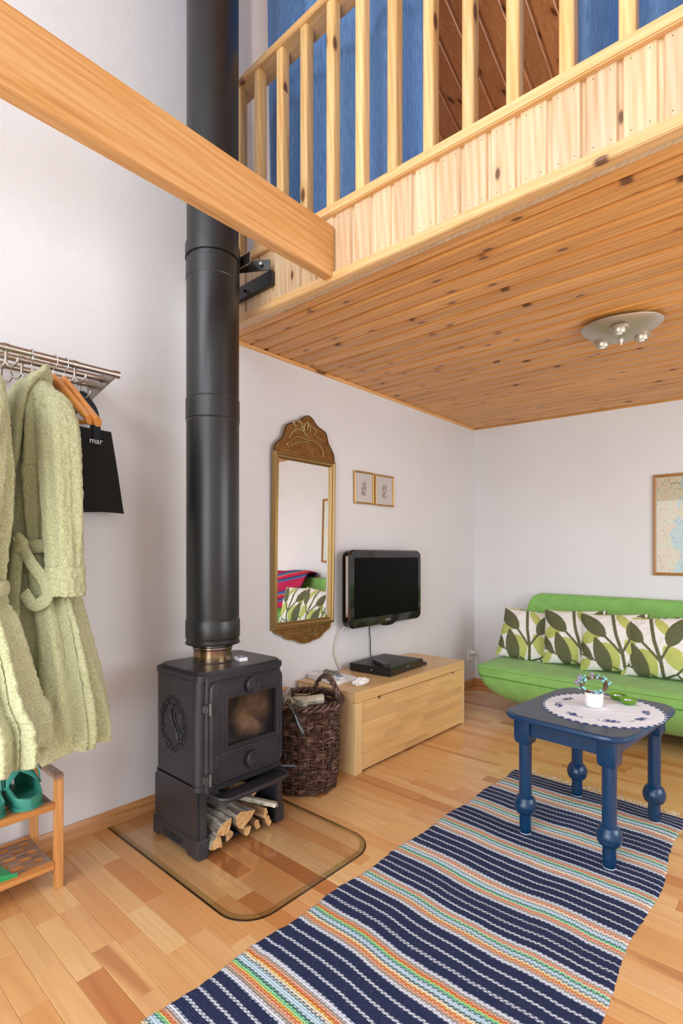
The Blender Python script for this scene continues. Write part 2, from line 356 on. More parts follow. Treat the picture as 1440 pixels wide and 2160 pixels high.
def text_mb(txt, size, ext, face):
    """letter shapes as a mesh, face maps (u,v,w) to world"""
    cu = bpy.data.curves.new('lettering', 'FONT'); cu.body = txt; cu.size = size; cu.extrude = ext; cu.resolution_u = 3
    o = bpy.data.objects.new('lettering', cu); S.collection.objects.link(o)
    dg = bpy.context.evaluated_depsgraph_get(); me = bpy.data.meshes.new_from_object(o.evaluated_get(dg))
    mb = MB(); mb.add([face(*v.co) for v in me.vertices], [tuple(p.vertices) for p in me.polygons])
    bpy.data.objects.remove(o); bpy.data.curves.remove(cu); bpy.data.meshes.remove(me); return mb
SA = math.radians(35)
RX = 3.7; YB = 4.42; YF = -1.8   # right wall, back wall, front wall
SLC = 0.022                       # the loft sags a little towards the right

# =============== THE ROOM ===============
wleft = struct(build('wall_left', MB().box(-0.12, 0, YF-0.12, YB+0.12, -0.05, 5.4), 'wall'))
wback = struct(build('wall_back', MB().box(0, RX, YB, YB+0.12, -0.05, 4.2), 'wall'))
mb = MB()
mb.box(RX, RX+0.12, YF, YB+0.12, -0.05, 0.5).box(RX, RX+0.12, YF, YB+0.12, 2.1, 2.95).box(RX, RX+0.12, YF, YB+.12, 3.75, 5.4)
mb.box(RX, RX+0.12, YF, 1.6, 0.5, 2.1).box(RX, RX+0.12, 3.2, YB+0.12, 0.5, 2.1).box(RX, RX+.12, YF, 2.6, 2.95, 3.75).box(RX, RX+.12, 3.5, YB+.12, 2.95, 3.75)
struct(build('wall_right', mb, 'wall'))
mb = MB().box(0, 0.2, YF-0.12, YF, 0, 4.4).box(3.2, RX, YF-0.12, YF, 0, 4.4).box(0.2, 3.2, YF-0.12, YF, 2.2, 2.75).box(0.2, 3.2, YF-0.12, YF, 4.15, 4.4).box(0.2, 3.2, YF-.12, YF, -0.05, 0.1)
struct(build('wall_front', mb, 'wall'))
def window(name, x0, x1, z0, z1, nx):
    mb = MB(); t = 0.05
    mb.box(x0, x1, YF-0.08, YF-0.02, z0, z0+t).box(x0, x1, YF-.08, YF-.02, z1-t, z1)
    for i in range(nx+1):
        x = x0+(x1-x0-t)*i/nx; mb.box(x, x+t, YF-.08, YF-.02, z0, z1)
    return struct(build(name, mb, 'white_plastic', bevel=0.004))
window('window_1', 0.2, 3.2, 0.1, 2.2, 3); window('window_2', 0.2, 3.2, 2.75, 4.15, 3)
struct(build('ground', MB().box(-12, 14, -22, YF-.13, -0.35, -0.3), 'lawn'))

# ---- parquet floor ----
FW = 0.0735
floor = struct(build('floor', MB().box(-0.02, RX, YF-.12, YB, -0.06, -0.0016), 'joint'))
def cam_d(x, y):
    dx, dy = x-2.317, y; return dx*-math.sin(TH)+dy*math.cos(TH), dx*math.cos(TH)+dy*math.sin(TH)
planks = []; rf = random.Random(21)
y = YF-0.02; row = 0
while y < YB:
    x = -rf.random()*0.4
    while x < RX:
        L = rf.choice([0.26, 0.33, 0.40, 0.47, 0.55])
        xc, yc = x+L/2, y+FW/2
        d, l = cam_d(xc, yc); sc = -1
        if d > 0.6:
            u = 720+1110*l/d; vv = 1170+1110*1.2/d
            if -60 < u < 1500 and vv < 2230:
                hid = (1.12 < xc < 1.82 and 0.3 < yc < 2.75) or (xc < 0.5 and 2.25 < yc < 3.3) or (xc > .6 and yc > 4.0)
                sc = 0 if hid else 1.0/d**3
        planks.append((sc, x, y, L)); x += L
    y += FW; row += 1
planks.sort(key=lambda p: -p[0])
def plank_mb(x0, y0, L, mb=None, z=0.0):
    g = 0.0004; mb = mb or MB(); b = 0.0009
    x1, y1 = x0+L-g, y0+FW-g; x0 += g; y0 += g; x0 = max(x0, 0.0); x1 = min(x1, RX-0.001); y1 = min(y1, YB-.001)
    if x1-x0 < 0.01 or y1-y0 < .005: return mb
    v = [(x0, y0, -0.012), (x1, y0, -0.012), (x1, y1, -0.012), (x0, y1, -0.012), (x0, y0, -b+z), (x1, y0, -b+z), (x1, y1, -b+z), (x0, y1, -b+z),
         (x0+b, y0+b, z), (x1-b, y0+b, z), (x1-b, y1-b, z), (x0+b, y1-b, z)]
    mb.add(v, [(0, 1, 5, 4), (1, 2, 6, 5), (2, 3, 7, 6), (3, 0, 4, 7), (4, 5, 9, 8), (5, 6, 10, 9), (6, 7, 11, 10), (7, 4, 8, 11), (8, 9, 10, 11)])
    return mb
cache = {}
for sc, x0, y0, L in planks[:300]:
    clipped = x0 < 0 or x0+L > RX
    if clipped:
        m = plank_mb(x0, y0, L)
        if m.v: build('plank', m, 'parquet', floor, fixn=False)
    elif L not in cache:
        o = build('plank', plank_mb(x0, y0, L), 'parquet', floor, fixn=False); cache[L] = (o, x0, y0)
    else:
        s0, sx, sy = cache[L]; o = s0.copy(); S.collection.objects.link(o); o.location = s0.location+Vector((x0-sx, y0-sy, 0))
rest = MB()
for sc, x0, y0, L in planks[300:]: plank_mb(x0, y0, L, rest)
stuff(build('plank', rest, 'parquet', floor, fixn=False))

# ---- baseboards ----
def baseboard(name, ax, a, b, pos, mat):
    prof = [(0, 0), (0.013, 0), (0.013, 0.058), (0.007, 0.070), (0, 0.070)]
    if ax == 1: rings = [[(pos+p, t, z) for p, z in prof] for t in (a, b)]
    else: rings = [[(t, pos-p, z) for p, z in prof] for t in (a, b)]
    return struct(build(name, MB().loft(rings), mat, smooth=SA))
baseboard('baseboard_left', 1, YF, YB, 0, 'pine_base'); baseboard('baseboard_back', 0, 0.013, RX, YB, 'pine_basex')

# ---- loft: soffit boards, fascia, railing ----
ZC = 2.352
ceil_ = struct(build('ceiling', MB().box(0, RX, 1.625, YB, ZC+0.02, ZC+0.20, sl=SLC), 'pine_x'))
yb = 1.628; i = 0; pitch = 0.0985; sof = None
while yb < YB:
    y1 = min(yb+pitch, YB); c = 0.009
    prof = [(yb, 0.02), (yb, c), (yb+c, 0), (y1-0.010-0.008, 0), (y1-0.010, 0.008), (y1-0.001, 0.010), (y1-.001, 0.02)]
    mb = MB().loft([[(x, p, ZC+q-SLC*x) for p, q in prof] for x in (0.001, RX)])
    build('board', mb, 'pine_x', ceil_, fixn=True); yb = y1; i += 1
# beads where the soffit meets the walls
struct(build('trim_1', MB().loft([[(p, t, ZC-q) for p, q in ((0, 0), (0.018, 0), (0.018, 0.006), (0.012, 0.014), (0, 0.016))] for t in (1.63, YB)]), 'pine_y'))
struct(build('trim_2', MB().loft([[(t, YB-p, ZC-q-SLC*t) for p, q in ((0, 0), (0.016, 0), (0.016, 0.004), (0.01, 0.009), (0, 0.010))] for t in (0.0, RX)]), 'pine_x'))
# fascia
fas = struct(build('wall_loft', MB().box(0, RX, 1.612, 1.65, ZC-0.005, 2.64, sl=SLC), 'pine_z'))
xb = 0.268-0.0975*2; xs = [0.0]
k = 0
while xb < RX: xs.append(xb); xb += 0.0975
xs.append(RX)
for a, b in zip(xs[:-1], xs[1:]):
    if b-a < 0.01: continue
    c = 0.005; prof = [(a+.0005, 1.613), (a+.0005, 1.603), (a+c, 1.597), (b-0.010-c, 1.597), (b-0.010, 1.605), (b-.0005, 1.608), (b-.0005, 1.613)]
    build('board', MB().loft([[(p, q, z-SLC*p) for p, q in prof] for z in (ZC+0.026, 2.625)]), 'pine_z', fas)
# nail heads on the fascia boards
nb = MB()
for a, b in zip(xs[:-1], xs[1:]):
    for xx in (a+0.022, b-0.03):
        for zz in (ZC+0.05, 2.598): nb.ball((xx, 1.597, zz-SLC*xx), 0.0016, 1)
build('nail_head', nb, 'iron_dark', fas)
struct(build('trim_3', MB().box(0.001, RX, 1.586, 1.626, ZC-0.008, ZC+0.030, sl=SLC), 'pine_xr', bevel=0.003))
# railing
rail = thing('loft_railing', 'pine loft railing with square upright bars above the boarded loft edge', 'railing', (1.85, 1.64, 2.6))
build('cap_rail', MB().box(0.001, RX, 1.578, 1.72, 2.622, 2.662, sl=0.027), 'pine_xr', rail, bevel=0.004)
build('handrail', MB().box(0.001, RX, 1.600, 1.705, 3.528, 3.562), 'pine_xr', rail, bevel=0.004)
bx = [0.151, 0.302, 0.465, 0.623, 0.783, 0.943, 1.103, 1.264, 1.421, 1.579, 1.746, 1.910, 2.07, 2.23]
b0 = None
for x in bx:
    if b0 is None or x > 1.2:
        if x == bx[0] or x > 1.2:
            pass
    o = build('baluster', MB().prism(rrect(x, x+0.045, 1.612, 1.662, 0.010, 4), 2, 2.655-0.027*x, 3.529), 'pine_zb', rail, smooth=SA)
# beam
bm_ = build('ceiling_beam', MB().box(0.800, 0.848, YF+.001, 1.596, 2.342, 2.553), 'pine_y', bevel=0.003)
tag(bm_, 'long solid pine beam running from upper left to the loft edge', 'beam')
# upper loft: floor, roof boards
roof = struct(build('ceiling', MB().add([(0, YB, 3.42), (RX, YB, 3.42), (RX, 0.3, 3.42+0.43*(YB-0.3)), (0, 0.3, 3.42+0.43*(YB-0.3)),
      (0, YB, 3.5), (RX, YB, 3.5), (RX, 0.3, 3.5+0.43*(YB-0.3)), (0, 0.3, 3.5+0.43*(YB-0.3))],
      [(0, 1, 2, 3), (7, 6, 5, 4), (0, 4, 5, 1), (1, 5, 6, 2), (2, 6, 7, 3), (3, 7, 4, 0)]), 'pine_roof'))
for k in range(31):
    a = k*0.12; b = min(a+0.12, RX)
    def rp(x, y, q): return (x, y, 3.42+0.43*(YB-y)+q)
    prof = [(a+.0005, 0.002), (a+.0005, -0.012), (a+0.006, -0.018), (b-0.016, -0.018), (b-0.010, -0.011), (b-.0005, -0.011), (b-.0005, 0.002)]
    build('board', MB().loft([[rp(x, y, q) for x, q in prof] for y in (YB-.001, 0.3)]), 'pine_roof', roof)
zr = 3.42+0.43*(YB-.3)
struct(build('ceiling', MB().add([(0, 0.3, zr), (RX, 0.3, zr), (RX, YF-.12, 4.35), (0, YF-.12, 4.35), (0, .3, zr+.08), (RX, .3, zr+.08), (RX, YF-.12, 4.43), (0, YF-.12, 4.43)],
      [(0, 1, 2, 3), (7, 6, 5, 4), (0, 4, 5, 1), (1, 5, 6, 2), (2, 6, 7, 3), (3, 7, 4, 0)]), 'wall'))

# curtains in the loft
def curtain(x0, x1, y, z0, z1, folds, amp, seed, label, lean=0.0):
    rr_ = random.Random(seed); ph = [rr_.random()*6 for _ in range(4)]; nx, nz = 140, 30; t = 0.003
    def pt(i, j, off):
        u = i/nx; w = j/nz; x = x0+(x1-x0)*u+lean*(1-w)*u
        a = amp*(0.55+0.45*(1-w)); s = math.sin(folds*2*math.pi*u+ph[0]+0.7*math.sin(3*u*math.pi+ph[1]))
        yy = y+a*s+0.3*a*math.sin(folds*4.3*u+ph[2]+w*2)
        return (x, yy+off, z0+(z1-z0)*w)
    rings = [[pt(i, j, 0) for j in range(nz+1)]+[pt(i, j, t) for j in range(nz, -1, -1)] for i in range(nx+1)]
    o = build('curtain', MB().loft(rings), 'denim', smooth=math.radians(60))
    return tag(o, label, 'curtain')
curtain(0.10, 1.17, 1.85, 2.70, 4.42, 4.6, 0.045, 3, 'blue denim curtain behind the left half of the loft railing', 0.03)
curtain(1.66, 2.75, 1.86, 2.64, 4.40, 5.0, 0.085, 8, 'darker blue denim curtain behind the right end of the loft railing', 0.0)
ro = build('curtain_rod', MB().tube([(0.01, 1.845, 4.43), (RX-.01, 1.845, 4.43)], 0.012), 'black_steel', smooth=SA); tag(ro, 'black curtain rod holding the blue loft curtains', 'curtain rod')

# =============== FLUE PIPE ===============
PX, PY, PR = 0.345, 1.352, 0.1135
NZ = 0.735
pipe = thing('flue_pipe', 'tall matt black insulated flue pipe rising from the wood stove', 'flue pipe', (PX, PY, NZ))
def cyl(name, prof, mat, par=pipe, n=64): return build(name, MB().lathe(prof, (PX, PY, 0), n), mat, par, smooth=math.radians(28))
cyl('neck', [(0.083, NZ), (0.083, 0.788), (0.087, 0.792), (0.087, 0.800), (0.083, 0.804), (0.083, 0.83)], 'heat')
cyl('end_collar', [(0.09, 0.812), (0.117, 0.812), (0.119, 0.817), (0.114, 0.824), (0.1135, 0.832), (0.1165, 0.840), (0.1175, 0.843), (0.1175, 0.913), (0.1155, 0.918), (0.112, 0.925)], 'black_steel')
cyl('pipe_section', [(0.112, 0.922), (PR, 0.93), (PR, 1.79), (PR, 1.80)], 'black_steel')
cyl('joint_band', [(0.113, 1.783), (0.1165, 1.788), (0.1165, 1.873), (0.113, 1.878)], 'black_steel')
cyl('pipe_section', [(PR, 1.87), (PR, 2.43)], 'black_steel')
cyl('joint_band', [(0.1136, 2.395), (0.1165, 2.400), (0.1155, 2.470), (0.112, 2.473)], 'black_steel')
cyl('pipe_section', [(0.112, 2.47), (0.112, 4.69)], 'black_steel')
cyl('seam_ring', [(0.1125, 0.9155), (0.1168, 0.9175), (0.1125, 0.9195)], 'alu'); cyl('seam_ring', [(0.1135, 1.876), (0.1166, 1.878), (0.1135, 1.880)], 'alu'); cyl('seam_ring', [(0.1135, 1.780), (0.1166, 1.782), (0.1135, 1.784)], 'alu')
# flue bracket
br = thing('flue_bracket', 'black steel bracket bolting the flue pipe to the loft edge', 'bracket', (0.40, 1.55, 2.5))
cyl('clamp_ring', [(0.1125, 2.492), (0.1185, 2.492), (0.1185, 2.548), (0.1125, 2.548)], 'black_steel', br)
build('clamp_ear', MB().box(0.33, 0.46, 1.466, 1.472, 2.495, 2.545).xf(Matrix.Identity(4)), 'alu', br, bevel=0.001)
mb = MB().add([(0.29, 1.462, 2.497), (0.475, 1.572, 2.497), (0.478, 1.567, 2.497), (0.293, 1.457, 2.497), (0.29, 1.462, 2.545), (0.475, 1.572, 2.545), (0.478, 1.567, 2.545), (0.293, 1.457, 2.545)], [(0, 3, 2, 1), (4, 5, 6, 7), (0, 1, 5, 4), (1, 2, 6, 5), (2, 3, 7, 6), (3, 0, 4, 7)])
build('arm', mb, 'black_steel', br, bevel=0.001)
mb = MB().box(0.20, 0.478, 1.572, 1.5965, 2.435, 2.50)
build('wall_rail', mb, 'black_steel', br, bevel=0.002)
for p in ((0.345, 1.486, 2.522), (0.39, 1.513, 2.522), (0.445, 1.546, 2.522), (0.30, 1.57, 2.455)):
    build('bolt', MB().tube([(p[0], p[1]-.003, p[2]), (p[0]+0.006, p[1]-0.013, p[2])], 0.0075, 6), 'chrome', br)

# =============== WOOD STOVE ===============
st_ = thing('wood_stove', 'dark grey cast iron wood stove standing on the glass hearth plate', 'stove', (0.37, 1.37, 0.006))
Z0 = 0.007
def sidepanel(y0, y1, outer):
    # lower leg panel with arch cut-out at its foot
    pts = [(0.202, Z0), (0.235, Z0), (0.245, Z0+0.012), (0.455, Z0+0.012), (0.465, Z0), (0.538, Z0), (0.538, 0.27), (0.202, 0.27)]
    return MB().prism(pts, 1, y0, y1)
build('lower_side_panel', sidepanel(1.152, 1.196, 0), 'iron', st_, bevel=0.016, bseg=4, smooth=SA)
build('lower_side_panel', sidepanel(1.548, 1.592, 1), 'iron', st_, bevel=0.006, smooth=SA)
def plinth(y0, y1):
    pts = [(0.198, Z0), (0.233, Z0), (0.245, Z0+0.013), (0.455, Z0+0.013), (0.467, Z0), (0.541, Z0), (0.541, 0.078), (0.538, 0.082), (0.198, 0.082)]
    return MB().prism(pts, 1, y0, y1)
build('plinth', plinth(1.149, 1.197), 'iron', st_, bevel=0.008, bseg=3, smooth=SA); build('plinth', plinth(1.547, 1.595), 'iron', st_, bevel=0.003, smooth=SA)
build('back_panel', MB().box(0.202, 0.214, 1.19, 1.55, Z0+.02, 0.27), 'iron_dark', st_)
build('log_shelf_floor', MB().box(0.21, 0.50, 1.19, 1.55, Z0+.004, Z0+.018), 'iron_dark', st_)
build('waist_band', MB().prism(rrect(0.198, 0.543, 1.148, 1.596, 0.044, 10), 2, 0.262, 0.290), 'iron', st_, bevel=0.004, smooth=SA)
build('firebox_body', MB().prism(rrect(0.202, 0.538, 1.152, 1.592, 0.042, 10), 2, 0.285, 0.722), 'iron', st_, smooth=SA)
build('front_column', MB().prism(rrect(0.518, 0.556, 1.178, 1.568, 0.018), 2, 0.262, 0.715), 'iron', st_, bevel=0.002, smooth=SA)
tp = [(0.245, 1.158), (0.500, 1.158), (0.530, 1.172), (0.545, 1.20), (0.545, 1.55), (0.530, 1.575), (0.50, 1.588), (0.235, 1.588), (0.210, 1.565), (0.208, 1.195)]
build('top_plate', MB().prism(tp, 2, 0.716, 0.735), 'iron', st_, bevel=0.004, smooth=SA)
build('top_rim', MB().prism(rrect(0.199, 0.550, 1.149, 1.595, 0.040, 8), 2, 0.700, 0.725), 'iron', st_, bevel=0.003, smooth=SA)
# door ring
XD = 0.562
out = rrect(1.186, 1.560, 0.290, 0.700, 0.035); inn = rrect(1.268, 1.520, 0.432, 0.622, 0.006)
rings = [[(x, *p) for p in ring] for x, ring in ((XD-.012, out), (XD+0.006, out), (XD+0.012, rrect(1.192, 1.554, .296, .694, .03)), (XD+0.012, inn), (XD-.012, inn))]
door = build('door', MB().loft(rings, wrap=True), 'iron', st_, smooth=SA)
build('window_glass', MB().box(XD-0.004, XD-.001, 1.262, 1.526, 0.426, 0.628), 'soot_glass', door)
def loop3(ring, x): return [(x, *p) for p in ring]
build('moulding', MB().tube(loop3(rrect(1.258, 1.530, 0.422, 0.632, 0.006, 3), XD+0.013), 0.0036, 6, closed=True), 'iron', door, smooth=1.5)
build('moulding', MB().tube(loop3(rrect(1.215, 1.545, 0.305, 0.408, 0.012, 4), XD+0.0125), 0.0032, 6, closed=True), 'iron', door, smooth=1.5)
build('moulding', MB().tube(loop3(rrect(1.215, 1.545, 0.413, 0.686, 0.02, 4), XD+0.0125), 0.003, 6, closed=True), 'iron', door, smooth=1.5)
for zk, ang in ((0.660, 0.9), (0.352, 1.75)):
    kb = MB().loft([[(XD+x, 1.386+r*math.cos(a), zk+r*math.sin(a)) for a in [2*math.pi*i/36 for i in range(36)]] for r, x in ((0.030, 0.010), (0.030, 0.018), (0.036, 0.019), (0.036, 0.029), (0.033, 0.032))])
    ko = build('air_valve', kb, 'iron', door, smooth=SA)
    for sgn in (-1, 1):
        dy, dz = math.cos(ang)*0.023*sgn, math.sin(ang)*0.023*sgn
        build('grip', MB().box(XD+.030, XD+.039, 1.386+dy-.005, 1.386+dy+.005, zk+dz-.007, zk+dz+.007), 'iron', ko, bevel=0.001)
for zh in (0.600, 0.325):
    hg = build('hinge', MB().box(0.553, 0.574, 1.160, 1.194, zh-.014, zh+.014), 'alu_dark', st_, bevel=0.003)
    build('hinge_pin', MB().tube([(0.577, 1.182, zh-.024), (0.577, 1.182, zh+.024)], 0.007, 10), 'alu_dark', hg, smooth=SA)
# door handle with black grip
hd = build('handle', MB().tube(catmull([(0.55, 1.590, 0.535), (0.565, 1.602, 0.53), (0.585, 1.602, 0.512), (0.612, 1.602, 0.478)]), 0.0045, 8), 'iron', st_, smooth=SA)
build('grip', MB().tube([(0.600, 1.604, 0.495), (0.612, 1.605, 0.478), (0.648, 1.608, 0.415), (0.654, 1.608, 0.404)], [0.006, 0.0115, 0.0105, 0.005], 14), 'black_gloss', hd, smooth=SA)
# ash lip
lipo = [(0.545, 1.20), (0.60, 1.205), (0.625, 1.225), (0.632, 1.26), (0.632, 1.50), (0.625, 1.535), (0.60, 1.555), (0.545, 1.56)]
lp = build('ash_lip', MB().prism(lipo, 2, 0.232, 0.246), 'iron', st_, bevel=0.005, smooth=SA)
build('lip_rim', MB().tube(catmull([(p[0], p[1], 0.250) for p in lipo], 5), 0.0075, 8), 'iron', lp, smooth=SA)
build('tray_tab', MB().tube([(0.56, 1.565, 0.262), (0.60, 1.60, 0.262), (0.615, 1.605, 0.258)], 0.006, 8), 'iron', st_, smooth=SA)
# wreath and swan-neck relief on the side, raised letters on the plinth
wb = MB(); rw = random.Random(5)
cxr, czr, ar, br_ = 0.352, 0.502, 0.088, 0.098
for i in range(150):
    a = 2*math.pi*i/150+rw.uniform(-.03, .03); q = 1+rw.choice([-0.13, 0.0, 0.12])+rw.uniform(-.04, .04)
    wb.ball((cxr+ar*q*math.cos(a), 1.1505, czr+br_*q*math.sin(a)), rw.uniform(.0034, .0056), 1, sc=(1, .8, 1.3))
build('wreath_relief', wb, 'iron', st_, smooth=1.2)
sw = MB()
sp1 = catmull([(0.395, 1.150, 0.555), (0.375, 1.150, 0.575), (0.350, 1.150, 0.570), (0.338, 1.150, 0.545), (0.352, 1.150, 0.51), (0.385, 1.150, 0.475), (0.395, 1.150, 0.44), (0.372, 1.150, 0.425)], 8)
sw.tube([p for p in sp1], [0.003+0.006*math.sin(math.pi*i/(len(sp1)-1)) for i in range(len(sp1))], 8)
sp2 = catmull([(0.372, 1.150, 0.55), (0.372, 1.150, 0.525), (0.392, 1.150, 0.50), (0.412, 1.150, 0.465), (0.408, 1.150, 0.43)], 8)
sw.tube(sp2, 0.0035, 8)
build('letter_relief', sw, 'iron', st_, smooth=1.2)
def mface(u, v, w): return (0.285+u, 1.1475-w, 0.030+v)
build('raised_lettering', text_mb('MORSØ', 0.040, 0.0015, mface), 'iron', st_)
build('flue_collar', MB().lathe([(0.086, 0.730), (0.090, 0.735), (0.088, 0.7385), (0.084, 0.739)], (PX, PY, 0), 48), 'iron', st_, smooth=SA)
# matchbox on the stove
def matchbox(name, loc, rz, label, top='label_blue'):
    t = thing(name, label, 'matchbox', loc)
    build('sleeve', MB().box(-.029, .029, -.019, .019, 0, 0.015), 'paper', t, bevel=0.0006, local=True)
    build('label_print', MB().box(-.018, .024, -.015, .015, 0.0149, 0.0155), top, t, local=True)
    build('label_mark', MB().box(-.006, .010, -.004, .006, 0.0155, 0.0159), 'white_print', t, local=True)
    t.rotation_euler = (0, 0, rz); return t
matchbox('matchbox', (0.440, 1.432, 0.7352), math.radians(-15), 'white matchbox with a blue label lying on the stove top')

# =============== FIREWOOD ===============
def log(p0, p1, r, seed, kind, label, cat='log', group=None, mats=('split_dark', 'bark', 'split')):
    rr_ = random.Random(seed); P0, P1 = Vector(p0), Vector(p1); n = 11
    ax_ = (P1-P0).normalized(); N = ax_.cross(Vector((0, 0, 1))); N = N.normalized() if N.length > .1 else Vector((1, 0, 0)); B = ax_.cross(N)
    if kind == 'wedge':
        sh = [(-1.0, -0.7), (-0.4, -0.85), (0.3, -0.8), (1.0, -0.55), (0.75, 0.0), (0.35, 0.5), (0.0, 0.95), (-0.35, 0.7), (-0.75, 0.2), (-0.95, -0.3)]; bark = (0, 1, 2)
    elif kind == 'half':
        sh = [(-1, -.35), (-.8, .2), (-.45, .6), (0, .78), (.45, .62), (.85, .2), (1, -.3), (.4, -.5), (-.2, -.45)]; bark = (0, 1, 2, 3, 4, 5)
    else:
        sh = [(-.9, -.45), (0, -.5), (.9, -.42), (.95, .1), (.88, .45), (0, .5), (-.85, .42), (-.95, 0)]; bark = ()
    a0 = rr_.random()*6.28 if kind != 'half' else rr_.uniform(-.3, .3)
    m = len(sh); rings = []
    for i in range(n):
        t = i/(n-1); c = P0.lerp(P1, t); ring = []
        for k, (a, b) in enumerate(sh):
            q = r*(1+0.16*noise.noise(Vector((t*6+seed, k*1.7, seed*3.1))))
            x_, y_ = a*q, b*q; x2 = x_*math.cos(a0)-y_*math.sin(a0); y2 = x_*math.sin(a0)+y_*math.cos(a0)
            ring.append(c+N*x2+B*y2+ax_*(0.012*noise.noise(Vector((k*1.3, seed, t*9)))))
        rings.append(ring)
    mb = MB().loft(rings)
    for i in range(n-1):
        for k in range(m): mb.mi[i*m+k] = 1 if k in bark else 0
    mb.mi[-1] = mb.mi[-2] = 2
    o = build('firewood', mb, mats, smooth=0.6)
    # settle on its lowest point
    return tag(o, label, cat, group)
G1 = 'split logs stored under the stove'
zf = 0.026
log((0.26, 1.245, 0.052), (0.555, 1.228, 0.050), 0.030, 1, 'wedge', 'pale split log at the left end of the log store, cut face forward', group=G1)
log((0.25, 1.235, 0.114), (0.57, 1.255, 0.112), 0.040, 2, 'half', 'grey barked log lying on the left pile under the stove', group=G1, mats=('bark', 'bark', 'split'))
log((0.26, 1.315, 0.047), (0.53, 1.305, 0.047), 0.024, 3, 'wedge', 'small split log standing between the two piles under the stove', group=G1)
log((0.25, 1.330, 0.135), (0.575, 1.345, 0.118), 0.055, 4, 'half', 'thickest birch log with grey bark in the middle under the stove', group=G1, mats=('bark', 'bark', 'split'))
log((0.25, 1.39, 0.045), (0.545, 1.385, 0.043), 0.022, 5, 'wedge', 'reddish split log under the thickest birch log', group=G1)
log((0.26, 1.445, 0.044), (0.545, 1.44, 0.044), 0.022, 6, 'stick', 'square kindling stick on the floor of the log store', group=G1)
log((0.26, 1.50, 0.044), (0.55, 1.495, 0.042), 0.024, 7, 'stick', 'pale kindling stick nearest the right leg of the stove', group=G1)
log((0.28, 1.40, 0.100), (0.56, 1.47, 0.088), 0.022, 8, 'stick', 'thin board lying across the kindling under the stove', group=G1)
log((0.38, 1.41, 0.135), (0.57, 1.525, 0.105), 0.020, 9, 'stick', 'white planed offcut sticking out across the pile under the stove', group=G1, mats=('split_grey', 'bark', 'split_grey'))
log((0.26, 1.42, 0.165), (0.48, 1.48, 0.165), 0.026, 10, 'wedge', 'barked piece high at the back of the log store', group=G1)

# =============== GLASS HEARTH PLATE ===============
gp = thing('hearth_plate', 'clear glass floor plate with rounded corners beneath the black stove', 'glass plate', (0.5, 1.37, 0))
def plate(off, r):
    x0, x1, y0, y1 = 0.016, 0.975-off, 1.035+off, 1.730-off
    out = [(x0, y0), (x1-r, y0)] + [(x1-r+r*math.sin(a), y0+r-r*math.cos(a)) for a in [math.radians(9*i) for i in range(1, 11)]]
    out += [(x1-r+r*math.cos(a), y1-r+r*math.sin(a)) for a in [math.radians(9*i) for i in range(0, 11)]] + [(x0, y1)]
    return out
o_, i_ = plate(0, 0.13), plate(0.024, 0.108)
i_[0] = (0.016, i_[0][1]); i_[-1] = (0.016, i_[-1][1])
build('pane', MB().prism(i_, 2, 0.0008, 0.0064), 'glass_plate', gp)
mb = MB(); nO = len(o_)
rings = []
for ring, z in ((o_, 0.0036), (i_, 0.0064)): rings.append([(*p, z) for p in ring])
mb.loft(rings, closed=False, caps=False)
build('bevelled_edge', mb, 'glass_edge', gp)
q_ = plate(0.004, .126); q_[0] = (.016, q_[0][1]); q_[-1] = (.016, q_[-1][1])
build('rim_edge', MB().loft([[(*p, z) for p in ring] for ring, z in ((o_, 0.0006), (o_, 0.0036), (q_, 0.0041))], closed=False, caps=False), 'glass_rim', gp)

# =============== BASKET ===============
BX, BY = 0.335, 1.925
bk = thing('log_basket', 'round dark brown willow basket with a looped handle beside the stove', 'basket', (BX, BY, 0.0))
def brad(z): return 0.158+0.034*(z/0.44)+0.006*math.sin(z*14)
NS = 28
stakes = MB()
for k in range(NS):
    a = 2*math.pi*k/NS
    stakes.tube([(BX+(brad(z))*math.cos(a), BY+(brad(z))*math.sin(a), z) for z in [0.01+0.045*i for i in range(10)]], 0.0042, 6)
build('stakes', stakes, 'willow', bk, smooth=SA)
rb = random.Random(12); wv_ = MB(); nrow = 46
for j in range(nrow):
    z = 0.012+0.42*j/(nrow-1); grp = (j//4) % 2; pts = []; rj = rb.uniform(0.0038, 0.0056); ph = rb.random()*6
    for k in range(NS*4):
        a = 2*math.pi*k/(NS*4)
        s = math.cos(k/4*math.pi+math.pi*grp)
        r = brad(z)+0.0075*s+0.0015*math.sin(a*5+ph)
        pts.append((BX+r*math.cos(a), BY+r*math.sin(a), z+0.0035*math.sin(a*3+ph)+rb.uniform(-.0012, .0012)))
    wv_.tube(pts, rj, 5, closed=True)
stuff(build('wicker_weave', wv_, 'willow', bk, smooth=1.2))
rim = MB()
for q in range(3):
    pts = [(BX+(0.193+0.011*math.cos(a*11+q*2.1))*math.cos(a), BY+(0.193+0.011*math.cos(a*11+q*2.1))*math.sin(a), 0.442+0.011*math.sin(a*11+q*2.1)) for a in [2*math.pi*k/220 for k in range(220)]]
    rim.tube(pts, 0.0085, 6, closed=True)
build('braided_rim', rim, 'willow', bk, smooth=1.2)
hn = MB(); A0, A1 = math.radians(34), math.radians(122)
ha, hb = Vector((BX+0.19*math.cos(A0), BY+0.19*math.sin(A0), 0)), Vector((BX+0.19*math.cos(A1), BY+0.19*math.sin(A1), 0))
for q in range(3):
    pts = []
    for i in range(50):
        t = i/49; c = ha.lerp(hb, t); zz = 0.41+0.135*math.sin(math.pi*t)**0.7; w = t*22+q*2.1
        pts.append((c.x+0.008*math.cos(w), c.y+0.008*math.sin(w), zz+0.007*math.sin(w)))
    hn.tube(pts, 0.0072, 6)
build('loop_handle', hn, 'willow', bk, smooth=1.2)
